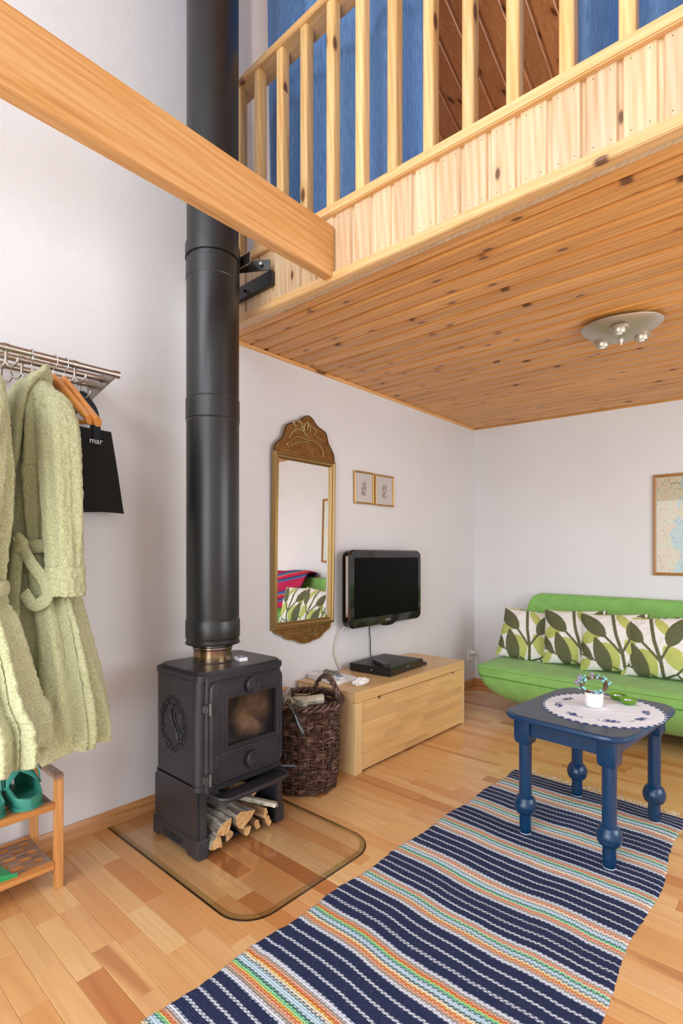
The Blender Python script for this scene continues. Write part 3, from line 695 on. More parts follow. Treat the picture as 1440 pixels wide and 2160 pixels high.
build('basket_base', MB().lathe([(0.15, 0.006), (0.158, 0.02)], (BX, BY, 0), 28), 'willow', bk)
G2 = 'logs standing in the willow basket'
log((BX+.05, BY-.07, 0.07), (BX+.055, BY-.085, 0.475), 0.048, 21, 'half', 'pale grey split log slanting out of the basket front', group=G2, mats=('split_grey', 'split_grey', 'split_grey'))
log((BX-.03, BY-.08, 0.07), (BX-.065, BY-.095, 0.505), 0.045, 22, 'wedge', 'dark barked log leaning at the left inside the basket', group=G2, mats=('bark', 'bark', 'split'))
log((BX-.02, BY-.03, 0.04), (BX-.06, BY+.06, 0.445), 0.045, 23, 'wedge', 'brown log low in the middle of the basket', group=G2, mats=('bark', 'bark', 'split'))
log((BX+.00, BY-.10, 0.445), (BX+.10, BY+.035, 0.455), 0.034, 24, 'half', 'wide grey plank-like log resting flat on top of the basket load', group=G2, mats=('split_grey', 'split_grey', 'split_grey'))

# =============== TV BENCH ===============
tb = thing('storage_bench', 'light birch storage bench with a wide drop front below the television', 'bench', (0.25, 2.77, 0))
CX0, CX1, CY0, CY1, CH = 0.022, 0.470, 2.172, 3.372, 0.448
def blk(name, x0, x1, y0, y1, z0, z1, mat, b=0.002): return build(name, MB().box(x0, x1, y0, y1, z0, z1), mat, tb, bevel=b)
blk('side_panel', CX0, CX1-.018, CY0, CY0+.018, 0, CH-.012, 'birch_x'); blk('side_panel', CX0, CX1-.018, CY1-.018, CY1, 0, CH-.012, 'birch_x')
blk('front_post', CX1-.018, CX1, CY0, CY0+.060, 0, CH-.058, 'birch_x'); blk('front_post', CX1-.018, CX1, CY1-.022, CY1, 0, CH-.058, 'birch_x')
blk('top_panel', CX0, CX1-.018, CY0, CY1, CH-.012, CH, 'birch_y'); blk('top_rail', CX1-.018, CX1, CY0, CY1, CH-.056, CH, 'birch_y')
blk('back_panel', CX0, CX0+.012, CY0+.018, CY1-.018, 0.01, CH-.012, 'birch_y')
# drop front: strips glued edge to edge, with two finger notches
zt = CH-.060
yl, yr = CY0+.063, CY1-.024
prof = [(yl, 0.012), (yr, 0.012), (yr, zt), (yr-.10, zt)] + [(yr-.115+.015*math.cos(a), zt-.020*math.sin(a)) for a in (0.5, 1.0, 1.57)] + [(yr-.14, zt-.002), (yl+.19, zt-.002)] + [(yl+.165+.015*math.cos(a), zt-.020*math.sin(a)) for a in (1.57, 2.1, 2.6)] + [(yl+.145, zt)] + [(yl, zt)]
fp = build('drop_front', MB().prism(prof, 0, CX1-.022, CX1-.006), 'birch_y', tb)
rt = random.Random(4); z = 0.012; 
while z < zt-.025:
    z1 = min(z+.0425, zt-.024); yy = yl+.001
    while yy < yr-.002:
        L = rt.uniform(.16, .42); y2 = min(yy+L, yr-.001)
        if yr-.001-y2 < .08: y2 = yr-.001
        build('strip', MB().box(CX1-.007, CX1-.0050, yy, y2-.0003, z, z1-.0003), 'birch_y', fp, fixn=False); yy = y2
    z = z1
# things on the bench
pb = thing('set_top_box', 'flat black disc player box on the birch bench', 'player', (0.215, 2.80, CH))
build('casing', MB().box(-.150, .160, -.215, .195, 0.004, 0.052), 'black_plastic', pb, bevel=0.003, local=True)
build('front_panel', MB().box(.1602, .1625, -.212, .192, 0.006, 0.05), 'black_gloss', pb, local=True)
build('lamp_dot', MB().box(.02, .026, -.2165, -.2155, 0.026, 0.032), 'white_print', pb, local=True)
build('logo_mark', text_mb('PHILIPS', 0.009, 0.0003, lambda u, v, w: (.163+w, -.02+u, .032+v)), 'grey_print', pb, local=True)
pb.rotation_euler = (0, 0, math.radians(4))
def remote(name, loc, rot, label):
    t = thing(name, label, 'remote control', loc)
    build('body', MB().prism(rrect(-.024, .024, -.095, .095, .012), 2, 0, .018), 'black_plastic', t, bevel=0.004, smooth=SA, local=True)
    bb = MB()
    for r_ in range(7):
        for c_ in range(3): bb.box(-.016+.012*c_, -.008+.012*c_, -.07+.02*r_, -.062+.02*r_, .0178, .0192)
    build('buttons', bb, 'grey_print' if False else 'black_gloss', t, local=True)
    t.rotation_euler = rot; return t
remote('remote_control', (0.265, 2.665, CH+.0525), (0, 0, math.radians(62)), 'black remote control lying on top of the disc player')
remote('remote_control', (0.270, 3.085, CH+.001), (0, 0, math.radians(60)), 'black remote control on the bench right of the disc player')
bx_ = thing('white_box', 'shallow white box of odds and ends at the left of the bench', 'box', (0.165, 2.315, CH))
build('bottom', MB().box(-.135, .125, -.075, .085, .001, .018), 'paper', bx_, bevel=0.001, local=True)
for a in ((-.135, .125, -.075, -.073), (-.135, .125, .083, .085), (-.135, -.133, -.073, .083), (.123, .125, -.073, .083)):
    build('rim', MB().box(*a, .018, .026), 'paper', bx_, local=True)
bx_.rotation_euler = (0, 0, math.radians(-6))
sb = MB(); rs = random.Random(3)
for i in range(14):
    yq = 2.335+rs.uniform(-.022, .022); sb.tube([(0.085, yq, CH+.026+rs.uniform(0, .02)), (0.195, yq+rs.uniform(-.012, .012), CH+.026+rs.uniform(0, .022))], 0.0042, 6)
tag(build('kindling_bundle', sb, 'stick', smooth=SA), 'bundle of grey twigs lying in the white box', 'twigs')
matchbox('matchbox', (0.235, 2.305, CH+.0195), math.radians(-8), 'white matchbox with a blue label lying in the white box')
tm = MB(); bmx = bmesh.new(); bmesh.ops.create_icosphere(bmx, subdivisions=4, radius=1)
vv = []
for v in bmx.verts:
    q = 1+0.30*noise.noise(v.co*2.3)+0.14*noise.noise(v.co*6)
    vv.append((0.375+v.co.x*.034*q, 2.335+v.co.y*.058*q, CH+max(0.0005, .020+v.co.z*.022*q)))
tm.add(vv, [tuple(v.index for v in f.verts) for f in bmx.faces]); bmx.free()
tag(build('crumpled_tissue', tm, 'paper_bag', smooth=0.6), 'crumpled white tissue on the bench right of the white box', 'tissue')

# =============== TELEVISION ===============
tv = thing('television', 'black flat television mounted on the left wall above the bench', 'television', (0.09, 2.94, 0.975))
T0, T1, TZ0, TZ1 = 2.53, 3.353, 0.722, 1.232
build('back_shell', MB().prism(rrect(T0+.004, T1-.004, TZ0+.004, TZ1-.004, 0.045), 0, 0.045, 0.088), 'black_gloss', tv, bevel=0.012, bseg=3, smooth=SA)
build('wall_mount', MB().box(0.0, 0.046, 2.8, 3.1, 0.85, 1.1), 'black_steel', tv)
sc_ = rrect(T0+.048, T1-.040, TZ0+.060, TZ1-.052, 0.002)
o1 = rrect(T0, T1, TZ0, TZ1, 0.05); o2 = rrect(T0+.008, T1-.008, TZ0+.008, TZ1-.008, 0.044)
build('bezel', MB().loft([loop3(o1, .086), loop3(o1, .110), loop3(o2, .120), loop3(sc_, .119), loop3(sc_, .086)], wrap=True), 'black_gloss', tv, smooth=SA)
build('screen', MB().box(.112, .1165, T0+.044, T1-.036, TZ0+.056, TZ1-.048), 'screen', tv)
build('side_strip', MB().box(.088, .108, T0-.002, T0+.003, 0.80, 1.19), 'chrome', tv)
mb = MB().loft([[(x, 2.942+w*math.cos(a), TZ0+0.006-d*math.sin(a)) for a in [math.pi*i/12 for i in range(13)]] for x, w, d in ((.088, .085, .018), (.118, .085, .018))])
build('chin', mb, 'black_gloss', tv, smooth=SA)
build('logo_mark', text_mb('PHILIPS', 0.020, 0.0004, lambda u, v, w: (.1205+w, 2.905+u, .745+v)), 'grey_print', tv)
build('standby_light', MB().ball((.1195, 3.30, .752), .003, 1), flat('red_lamp', '#b03020', .4), tv)
tag(build('power_cable', MB().tube(catmull([(.06, 2.56, .74), (.012, 2.525, .66), (.010, 2.505, .58), (.012, 2.53, .50), (.016, 2.56, .452)], 10), 0.0055, 8), 'cream_cord', smooth=SA), 'white cable hanging from the television to the bench', 'cable')
tag(build('signal_cable', MB().tube(catmull([(.06, 2.88, .76), (.012, 2.872, .70), (.012, 2.875, .60), (.014, 2.875, .505), (.03, 2.87, .492), (.068, 2.86, .480)], 8), 0.0032, 6), 'black_plastic', smooth=SA), 'thin black cable from the television to the disc player', 'cable')

# =============== MIRROR ===============
mi_ = thing('wall_mirror', 'tall gilt framed mirror with bronze crest on the left wall', 'mirror', (0.012, 2.228, 0.76))
def mf(name, parts, mat, **k): return build(name, parts, mat, mi_, **k)
Y0, Y1, Z0m, Z1m = 1.972, 2.484, 0.764, 1.795
fw = 0.040
prof = [(0, 0), (0, 0.018), (0.006, 0.030), (0.014, 0.032), (0.020, 0.024), (0.026, 0.022), (0.032, 0.024), (fw, 0.012), (fw, 0)]
rings = []
for d, h in prof:
    rings.append([(h+0.002, Y0+d, Z0m+d), (h+.002, Y1-d, Z0m+d), (h+.002, Y1-d, Z1m-d), (h+.002, Y0+d, Z1m-d)])
mf('frame', MB().loft(rings, wrap=True), 'brass', smooth=0.5)
mf('glass', MB().box(.006, .010, Y0+.036, Y1-.036, Z0m+.036, Z1m-.036), 'mirror')
crest = [(1.978, 1.795), (1.981, 1.821), (1.996, 1.843), (2.026, 1.868), (2.045, 1.891), (2.057, 1.922), (2.068, 1.95), (2.091, 1.969), (2.143, 1.98), (2.179, 2.003), (2.212, 2.03), (2.241, 2.042), (2.266, 2.038), (2.288, 2.025), (2.309, 2.004), (2.339, 1.987), (2.384, 1.973), (2.406, 1.955), (2.424, 1.905), (2.452, 1.871), (2.475, 1.836), (2.482, 1.794)]
cs = [(p.x, p.y) for p in catmull([(a, b, 0) for a, b in crest], 4)]
mf('crest', MB().prism(cs, 0, .002, .016), 'bronze')
mf('crest_edge', MB().tube([(0.0165, a, b) for a, b in cs], 0.0028, 6), 'iron_dark', smooth=1.2)
cb = [(1.990, 0.766), (2.004, 0.747), (2.06, 0.724), (2.087, 0.704), (2.151, 0.689), (2.208, 0.665), (2.266, 0.662), (2.305, 0.671), (2.366, 0.681), (2.407, 0.709), (2.46, 0.736), (2.468, 0.766)]
cbs = [(p.x, p.y) for p in catmull([(a, b, 0) for a, b in cb], 4)]
mf('lower_crest', MB().prism(cbs, 0, .002, .016), 'bronze')
mf('lower_crest_edge', MB().tube([(0.0165, a, b) for a, b in cbs], 0.0028, 6), 'bronze_hi', smooth=1.2)
# relief: a leaping beast carrying a rider, and a tangle of scrollwork below
def rel(pts, r): return MB().tube(catmull([(0.017, 1.972+a*0.512, 1.795+b*.247) for a, b in pts], 6), [r*(0.5+math.sin(math.pi*(i+1)/(len(pts)*6-4))) for i in range((len(pts)-1)*6+1)], 8)
rl = MB()
for pts, r in ([[(.24, .22), (.30, .38), (.38, .44), (.50, .40), (.60, .42), (.70, .36), (.78, .22), (.80, .06)], .004], [[(.22, .34), (.28, .52), (.36, .62), (.46, .58), (.55, .44)], .006], [[(.26, .18), (.34, .28), (.46, .34), (.60, .33)], .004],
               [[(.36, .62), (.30, .72), (.34, .80), (.42, .76), (.44, .66)], .005], [[(.48, .52), (.46, .70), (.50, .84), (.53, .80), (.52, .66)], .0055], [[(.50, .74), (.58, .76), (.66, .68), (.64, .58)], .004],
               [[(.62, .60), (.70, .52), (.80, .44)], .003], [[(.38, .84), (.44, .78), (.50, .74)], .003], [[(.56, .84), (.57, .70), (.55, .60)], .003], [[(.24, .30), (.20, .20), (.24, .12)], .0035]):
    m2 = rel(pts, r); rl.add(m2.v, m2.f)
mf('figure_relief', rl, 'bronze_hi', smooth=1.3)
r2 = MB(); rs = random.Random(9)
for i in range(70):
    yy = rs.uniform(2.10, 2.37); lo = .672+abs(yy-2.236)*.22; zz = rs.uniform(lo+.012, .752); a = rs.random()*6
    r2.tube([(0.0165, yy, zz), (0.018, yy+.012*math.cos(a), zz+.008*math.sin(a)), (0.0165, yy+.018*math.cos(a+.9), zz+.012*math.sin(a+.9))], .0018, 5)
mf('scroll_relief', r2, 'bronze_hi', smooth=1.3)
mi_.rotation_euler = (0, math.radians(0.9), 0)

# =============== SMALL PICTURES / MAP ===============
def grid_print(nx, ny, func, face):
    V = []; C = []; F = []
    for j in range(ny+1):
        for i in range(nx+1):
            u, v = i/nx, j/ny; V.append(face(u, v)); C.append(func(u, v))
    for j in range(ny):
        for i in range(nx): a = j*(nx+1)+i; F.append((a, a+1, a+nx+2, a+nx+1))
    return MB().add(V, F), [c if len(c) == 4 else (*c, 1) for c in C]
def frame_mb(x0, x1, z0, z1, w, h, put):
    prof = [(0, 0), (0, h), (w*.4, h*1.15), (w, h*.7), (w, 0)]
    return MB().loft([[put(a, b, d2) for a, b in ((x0+d, z0+d), (x1-d, z0+d), (x1-d, z1-d), (x0+d, z1-d))] for d, d2 in prof], wrap=True)
def seg_d(p, a, b):
    ax, ay = a; bx, by = b; px, py = p; dx, dy = bx-ax, by-ay; L = dx*dx+dy*dy
    t = max(0, min(1, ((px-ax)*dx+(py-ay)*dy)/L)) if L else 0
    return math.hypot(px-ax-t*dx, py-ay-t*dy), t
PAPER = lin('#dcd6d2'); INK = lin('#8a6a60')
def sketch(seed):
    rs = random.Random(seed); segs = []
    for i in range(26):
        a = rs.uniform(0, 6.28); cxx, cyy = .5+rs.uniform(-.13, .13), .52+rs.uniform(-.2, .2)
        segs.append(((cxx, cyy), (cxx+.07*math.cos(a), cyy+.07*math.sin(a))))
    segs += [((.38, .30), (.62, .30)), ((.40, .26), (.60, .26)), ((.5, .30), (.5, .70)), ((.42, .42), (.38, .62)), ((.58, .42), (.64, .64))]
    def f(u, v):
        d = min(seg_d((u, v), a, b)[0] for a, b in segs)
        k = max(0, min(1, (0.016-d)/0.01)); return tuple(PAPER[i]*(1-k)+INK[i]*k for i in range(3))+(1,)
    return f
for (a, b, z0, z1, seed, tilt, lab) in ((2.703, 2.912, 1.549, 1.772, 1, .9, 'small gold framed line drawing, the left of two touching'), (2.930, 3.150, 1.549, 1.772, 2, .6, 'small gold framed line drawing, the right of two touching')):
    w = b-a; h = z1-z0; t = thing('framed_drawing', lab, 'picture', (0.004, (a+b)/2, (z0+z1)/2))
    build('frame', frame_mb(-w/2, w/2, -h/2, h/2, .012, .014, lambda p, q, d: (d, p, q)), 'gold', t, local=True)
    mb, cc = grid_print(70, 90, sketch(seed), lambda u, v: (.004, -w/2+.01+u*(w-.02), -h/2+.01+v*(h-.02)))
    build('drawing', mb, 'print_paper', t, cols=cc, local=True, fixn=False)
    build('glass', MB().box(.006, .0072, -w/2+.01, w/2-.01, -h/2+.01, h/2-.01), 'pane', t, local=True)
    t.rotation_euler = (math.radians(tilt), 0, 0)
LAND, LAND2, SEA = lin('#d6d0b0'), lin('#dac9ac'), lin('#b2cbcc'); DK = lin('#8a8578')
def mapf(u, v):
    q = noise.noise(Vector((u*3.5, v*4.5, 1.3)))+0.5*noise.noise(Vector((u*9, v*10, 4.1)))
    k = (u*1.6-.50)+q*.55+(0.25-abs(v-.42))*.5
    c = SEA if k > 0.0 and k < 0.75 else (LAND if noise.noise(Vector((u*6, v*8, 7))) > 0 else LAND2)
    g = noise.noise(Vector((u*38, v*46, 2)))+.6*noise.noise(Vector((u*70, v*20, 5)))
    kk = .55 if g > .48 else (.2 if g > .34 else 0)
    if .12 < u < .42 and .9 < v < .94 and g > .1: kk = .7
    return tuple(c[i]*(1-kk)+DK[i]*kk for i in range(3))+(1,)
mx0, mx1, mz0, mz1 = 1.441, 1.975, 1.050, 1.783
t = thing('framed_map', 'wood framed antique sea chart on the back wall', 'picture', ((mx0+mx1)/2, YB-.002, (mz0+mz1)/2))
build('frame', frame_mb(mx0, mx1, mz0, mz1, .020, .016, lambda p, q, d: (p, YB-.002-d, q)), flat('oak_frame', '#a87a45', .4, var=.1), t)
mb, cc = grid_print(130, 180, mapf, lambda u, v: (mx0+.015+u*(mx1-mx0-.03), YB-.006, mz0+.015+v*(mz1-mz0-.03)))
build('chart', mb, 'print_paper', t, cols=cc, fixn=False)
build('glass', MB().box(mx0+.015, mx1-.015, YB-.010, YB-.0085, mz0+.015, mz1-.015), 'pane', t)

# =============== CEILING LAMP ===============
lx, ly = 1.625, 2.80; lz = ZC-SLC*lx
la = thing('ceiling_lamp', 'brushed nickel saucer lamp with three small spots on the pine ceiling', 'lamp', (lx, ly, lz))
build('canopy', MB().lathe([(0.075, -.0), (0.078, -.012), (0.05, -.02), (0.02, -.022)], (lx, ly, lz), 40), 'brushed', la, smooth=SA)
rings = []
for r, z in ((0.03, -.030), (.07, -.030), (.115, -.026), (.150, -.021), (.172, -.018), (.175, -.020), (.172, -.024), (.145, -.036), (.11, -.052), (.05, -.070), (.012, -.074)):
    rings.append([(lx+r*(1+.07*(r/.2)**2*math.cos(3*a+.6))*math.cos(a), ly+r*(1+.07*(r/.2)**2*math.cos(3*a+.6))*math.sin(a), lz+z) for a in [2*math.pi*k/60 for k in range(60)]])
build('saucer', MB().loft(rings), 'brushed', la, smooth=SA)
build('finial', MB().lathe([(.013, -.070), (.013, -.080), (.008, -.090), (.002, -.104)], (lx, ly, lz), 20), 'brushed', la, smooth=SA)
for k in range(3):
    a = math.radians(-80+120*k); cx_, cy_ = lx+.098*math.cos(a), ly+.098*math.sin(a)
    so = build('spot', MB().lathe([(.040, -.050), (.041, -.058), (.036, -.062), (.030, -.061), (.029, -.076), (.025, -.082), (.022, -.080)], (cx_, cy_, lz), 28, caps=True), 'brushed', la, smooth=SA)
    build('bulb', MB().ball((cx_, cy_, lz-.079), .015, 2, sc=(1, 1, .5)), flat('clear_bulb_%d' % k, '#e4e2dc', .1), so, smooth=SA)

# =============== SOFA ===============
sf = thing('sofa', 'lime green suede click-clack sofa against the back wall', 'sofa', (1.48, 3.95, 0))
SX0, SX1, SY0, SY1 = 0.465, 2.56, 3.55, 4.20; ZT, ZB = 0.405, 0.095
def outline(x0, x1, y0, y1, r, bowy, z, ms=22, mk=6):
    pts = []
    cs_ = ((x1-r, y1-r, 0), (x0+r, y1-r, 90), (x0+r, y0+r, 180), (x1-r, y0+r, 270))
    for c in range(4):
        cx_, cy_, a0 = cs_[c]; arc = [(cx_+r*math.cos(math.radians(a0+90*i/mk)), cy_+r*math.sin(math.radians(a0+90*i/mk))) for i in range(mk+1)]
        nx_ = cs_[(c+1) % 4]; b0 = math.radians(nx_[2]); e = (nx_[0]+r*math.cos(b0), nx_[1]+r*math.sin(b0)); st_p = arc[-1]
        pts += arc; m = ms if c in (0, 2) else 6
        for j in range(1, m): pts.append((st_p[0]+(e[0]-st_p[0])*j/m, st_p[1]+(e[1]-st_p[1])*j/m))
    out = []
    for x, y_ in pts:
        f = (y1-y_)/(y1-y0); out.append(Vector((x, y_-bowy*f*math.sin(math.pi*max(0, min(1, (x-x0)/(x1-x0)))), z)))
    return out
def seat_ring(t):
    q = 1-math.sqrt(max(0, 1-t**2.8)); ox, oy = 0.33*q, 0.32*q
    return outline(SX0+ox, SX1-ox, SY0+oy, SY1-oy*.2, .035+.13*t, .05, ZT-.03-(ZT-.03-ZB)*t)
rings = [outline(SX0+.6, SX1-.6, SY0+.42, SY1-.16, .04, .02, ZB-.004)]
TS = (1.0, .985, .95, .88, .78, .65, .5, .35, .2, .1, .03, 0)
rings += [seat_ring(t) for t in TS]
top = rings[-1]; seam = rings[-4]
for ins, dz in ((.010, .014), (.035, .022), (.08, .025), (.16, .027), (.26, .027)):
    rings.append(outline(SX0+ins, SX1-ins, SY0+ins, SY1-ins, .05, .05*(1-ins*2), ZT-.03+dz))
seat = build('seat_cushion', MB().loft(rings), 'green_suede', sf, smooth=1.0)
build('seat_piping', MB().tube([(p.x, p.y, p.z+.006) for p in top], .007, 8, closed=True), 'green_suede', seat, smooth=1.3)
build('seat_seam', MB().tube([(p.x, p.y, p.z) for p in seam], .004, 6, closed=True), 'green_seam_shade', seat, smooth=1.3)
def dens(ring, k=6):
    out = []
    for i in range(len(ring)):
        a, b = Vector(ring[i]), Vector(ring[(i+1) % len(ring)]); m = k if (b-a).length > .3 else 1
        for j in range(m): out.append(a.lerp(b, j/m))
    return out
# back panel, leaning
def backring(yo, grow, k=10):
    x0, x1, z0, z1 = 0.470-grow, 2.50+grow, 0.36-grow, 0.880+grow; r = .07+grow; pts = rrect(x0, x1, z0, z1, r, k); out = []
    for x, z in pts:
        xx = x + (0.11*(z-.36)/.5 if x < 1 else (-.11*(z-.36)/.5 if x > 2 else 0)); yy = 4.13+0.185*(z-.36)/.52
        out.append((xx, yy+yo, z-.006*(xx-.5)))
    return out
rings = [dens(backring(yo, g), 12) for yo, g in ((.0, -.05), (-.012, -.03), (-.012, -.012), (0, 0), (.04, .004), (.075, 0), (.085, -.02))]
bk2 = build('backrest', MB().loft(rings), 'green_suede', sf, smooth=1.0)
build('back_piping', MB().tube(dens(backring(-.010, -.008), 12), .0075, 8, closed=True), 'green_suede', bk2, smooth=1.3)
for xq in (.95, 2.1):
    for yq in (3.80, 4.08): build('leg', MB().lathe([(.022, 0), (.022, .12)], (xq, yq, 0), 16), 'black_steel', sf, smooth=SA)

# cushions with leaf print
Wt, LG, DG = lin('#e2dfdb'), lin('#b3b964'), lin('#5a5d3d')
def leafd(p, a, b, w, skew=0.0):
    d, t = seg_d(p, a, b); dx, dy = b[0]-a[0], b[1]-a[1]; L = math.hypot(dx, dy)
    tt = ((p[0]-a[0])*dx+(p[1]-a[1])*dy)/(L*L); side = ((p[0]-a[0])*-dy+(p[1]-a[1])*dx)/L
    if tt < 0 or tt > 1: return False
    return abs(side) < w*math.sin(math.pi*tt**.8)**.8
STEMS = [([(.50, 1.05), (.57, .60), (.66, .28), (.70, -.05)], .025), ([(.40, .58), (.54, .42), (.665, .26)], .019), ([(.655, .30), (.76, .52), (.82, .66)], .018), ([(.22, .18), (.36, .12), (.46, .0)], .013), ([(.46, .10), (.60, .02), (.68, -.04)], .012), ([(.70, .02), (.86, .10), (1.02, .30)], .015), ([(.86, .10), (.97, -.02)], .015), ([(-.02, .30), (.10, .24), (.24, .20)], .011)]
DLV = [((.42, .56), (-.03, 1.03), .12), ((.46, -.04), (.26, .56), .115), ((.76, .52), (.95, 1.02), .115), ((.22, .16), (-.02, .54), .065)]
LLV = [((.03, .46), (.42, .72), .11), ((.70, .52), (1.08, .08), .13), ((.57, 1.0), (.82, .62), .07), ((.38, .46), (.58, -.02), .15), ((-.02, .0), (.20, .20), .09), ((.62, 1.04), (.15, .99), .05)]
def leafprint(sx, sy, fl):
    def f(u, v):
        if fl: u = 1-u
        p = ((u+sx) % 1.0, (v+sy) % 1.0); c = Wt
        for q in LLV:
            if leafd(p, *q): c = LG; break
        for q in DLV:
            if leafd(p, *q): return DG
        for pts, w in STEMS:
            for a, b in zip(pts[:-1], pts[1:]):
                if seg_d(p, a, b)[0] < w: return DG
        return c
    return f
def cushion_mesh(sx, sy, fl, seed):
    n = 150; Wd = .425; Tk = .07; V = []; C = []; F = []; f = leafprint(sx, sy, fl)
    for side in (1, -1):
        for j in range(n+1):
            for i in range(n+1):
                u, v = i/n, j/n; a, b = 2*u-1, 2*v-1
                pin = 1-.045*(1-abs(a)**2)*(abs(b)**4); pin2 = 1-.045*(1-abs(b)**2)*(abs(a)**4)
                h = Tk*((1-abs(a)**2.6)*(1-abs(b)**2.6))**.55
                wr = .006*noise.noise(Vector((a*3+seed, b*3, side)))*(1-(a*b)**2)+.003*noise.noise(Vector((a*8+seed, b*8, side*2)))
                if abs(a) > .999 or abs(b) > .999: wr = 0
                V.append((a*Wd/2*pin2, side*-1*(h+wr*(h > .01)), b*Wd*.475*pin)); C.append(f(u, v))
    m = (n+1)**2
    for s_ in (0, 1):
        for j in range(n):
            for i in range(n):
                k = s_*m+j*(n+1)+i; q = (k, k+1, k+n+2, k+n+1); F.append(q if s_ == 0 else q[::-1])
    return MB().add(V, F), C
cms = [cushion_mesh(.02, .0, False, 1), cushion_mesh(.10, .03, False, 5)]
cush = []
GC = 'leaf print cushions along the sofa'
for k, (x, y, z, lean, yaw, roll, lab, mi2) in enumerate((
        (0.690, 3.975, 0.580, -24, 16, 8, 'leaf print cushion at the far left end of the sofa, slumped', 1),
        (1.035, 3.945, 0.604, -20, 7, -2, 'second leaf print cushion from the left end of the sofa', 0),
        (1.310, 3.900, 0.602, -20, 7, -3, 'third leaf print cushion from the left, directly behind the berry wreath', 0),
        (1.570, 3.905, 0.600, -19, 3, -2, 'fourth leaf print cushion from the left, at the right edge of the photo', 1),
        (1.850, 3.910, 0.596, -19, -3, 3, 'leaf print cushion next to the striped blanket, seen in the mirror', 0))):
    mb, cc = cms[mi2]
    o = bpy.data.objects.new('cushion', None) if False else None
    if k < 2 or mi2 not in [c[0] for c in cush]:
        o = build('cushion', mb, 'print', smooth=1.2, cols=cc, fixn=False, recenter=False); cush.append((mi2, o))
    else:
        o = [c[1] for c in cush if c[0] == mi2][0].copy(); S.collection.objects.link(o)
    o.location = (x, y, z); o.rotation_euler = (math.radians(lean), math.radians(roll), math.radians(yaw)); tag(o, lab, 'cushion', GC)
# striped blanket over the right end of the backrest
rings = []; rr_ = random.Random(2)
for i in range(41):
    u = i/40; x = 1.99+.56*u; path = []
    prof = [(4.03, .50), (4.06, .60), (4.12, .75), (4.18, .87), (4.235, .915), (4.30, .920), (4.375, .90), (4.39, .78)]
    for (yy, zz) in prof:
        w = .012*math.sin(u*9+zz*7); path.append(Vector((x, yy+w-.015, zz+.02+.012*math.sin(u*5))))
    pp = catmull(path, 4); rings.append([tuple(p) for p in pp]+[(p.x, p.y+.014*(1 if q < len(pp)*.5 else -1), p.z-.010) for q, p in reversed(list(enumerate(pp)))])
tag(build('blanket', MB().loft(rings), 'blanket', smooth=1.2), 'crimson and blue striped blanket over the sofa back, seen in the mirror', 'blanket')

# =============== TABLE ===============
tbx, tby, TR = 1.590, 2.458, math.radians(-5.5)
tb2 = thing('side_table', 'small blue painted table with turned legs standing on the rag rug', 'table', (tbx, tby, 0.0))
RZ = 0.006
def tl(name, mb, mat, par=tb2, **k): return build(name, mb, mat, par, local=True, **k)
tw, td = .262, .335
def sq(w, d, p=4.2, n=72):
    out = []
    for i in range(n):
        a = 2*math.pi*i/n; c, s_ = math.cos(a), math.sin(a); k = (abs(c)**7+abs(s_)**7)**(-1/7); out.append((w*c*k, d*s_*k))
    return out
rg = [[(x, y_, z) for x, y_ in sq(tw-o1_, td-o1_)] for z, o1_ in ((.498, .014), (.500, .004), (.506, 0), (.514, 0), (.520, .004), (.5225, .012))]
tl('table_top', MB().loft(rg), 'blue_paint', smooth=SA)
tl('top_surface', MB().prism(sq(tw-.011, td-.011), 2, .5220, .5232), 'blue_top')
for sx in (-1, 1):
    for sy in (-1, 1):
        cx_, cy_ = sx*.172, sy*.258
        lm = MB().lathe([(.022, RZ), (.0235, RZ+.003), (.0245, .05), (.0245, .082), (.027, .088), (.038, .094), (.045, .108), (.047, .122), (.0475, .1235), (.0475, .1265), (.044, .140), (.036, .158), (.030, .163), (.0262, .165), (.0262, .30), (.0268, .41)], (cx_, cy_, 0), 32)
        b = .036
        lm.loft([[(cx_+a*q, cy_+c*q, z) for a, c in rrect(-b, b, -b, b, .006, 2)] for q, z in ((.78, .392), (.92, .400), (1.0, .414), (1.0, .498))])
        lg = tl('leg', lm, 'blue_paint', smooth=SA)
        gl_ = build('glide', MB().lathe([(.023, RZ-.0035), (.023, RZ+.001)], (cx_, cy_, 0), 24), 'white_plastic', lg, local=True); gl_.location = Vector((cx_, cy_, RZ-.001))-lg.location
for sy in (-1, 1): tl('apron', MB().box(-.14, .14, sy*.270-.009, sy*.270+.009, .430, .498), 'blue_paint', bevel=0.001)
for sx in (-1, 1): tl('apron', MB().box(sx*.184-.009, sx*.184+.009, -.225, .225, .430, .498), 'blue_paint', bevel=0.001)
tb2.rotation_euler = (0, 0, TR)
TT = 0.5232
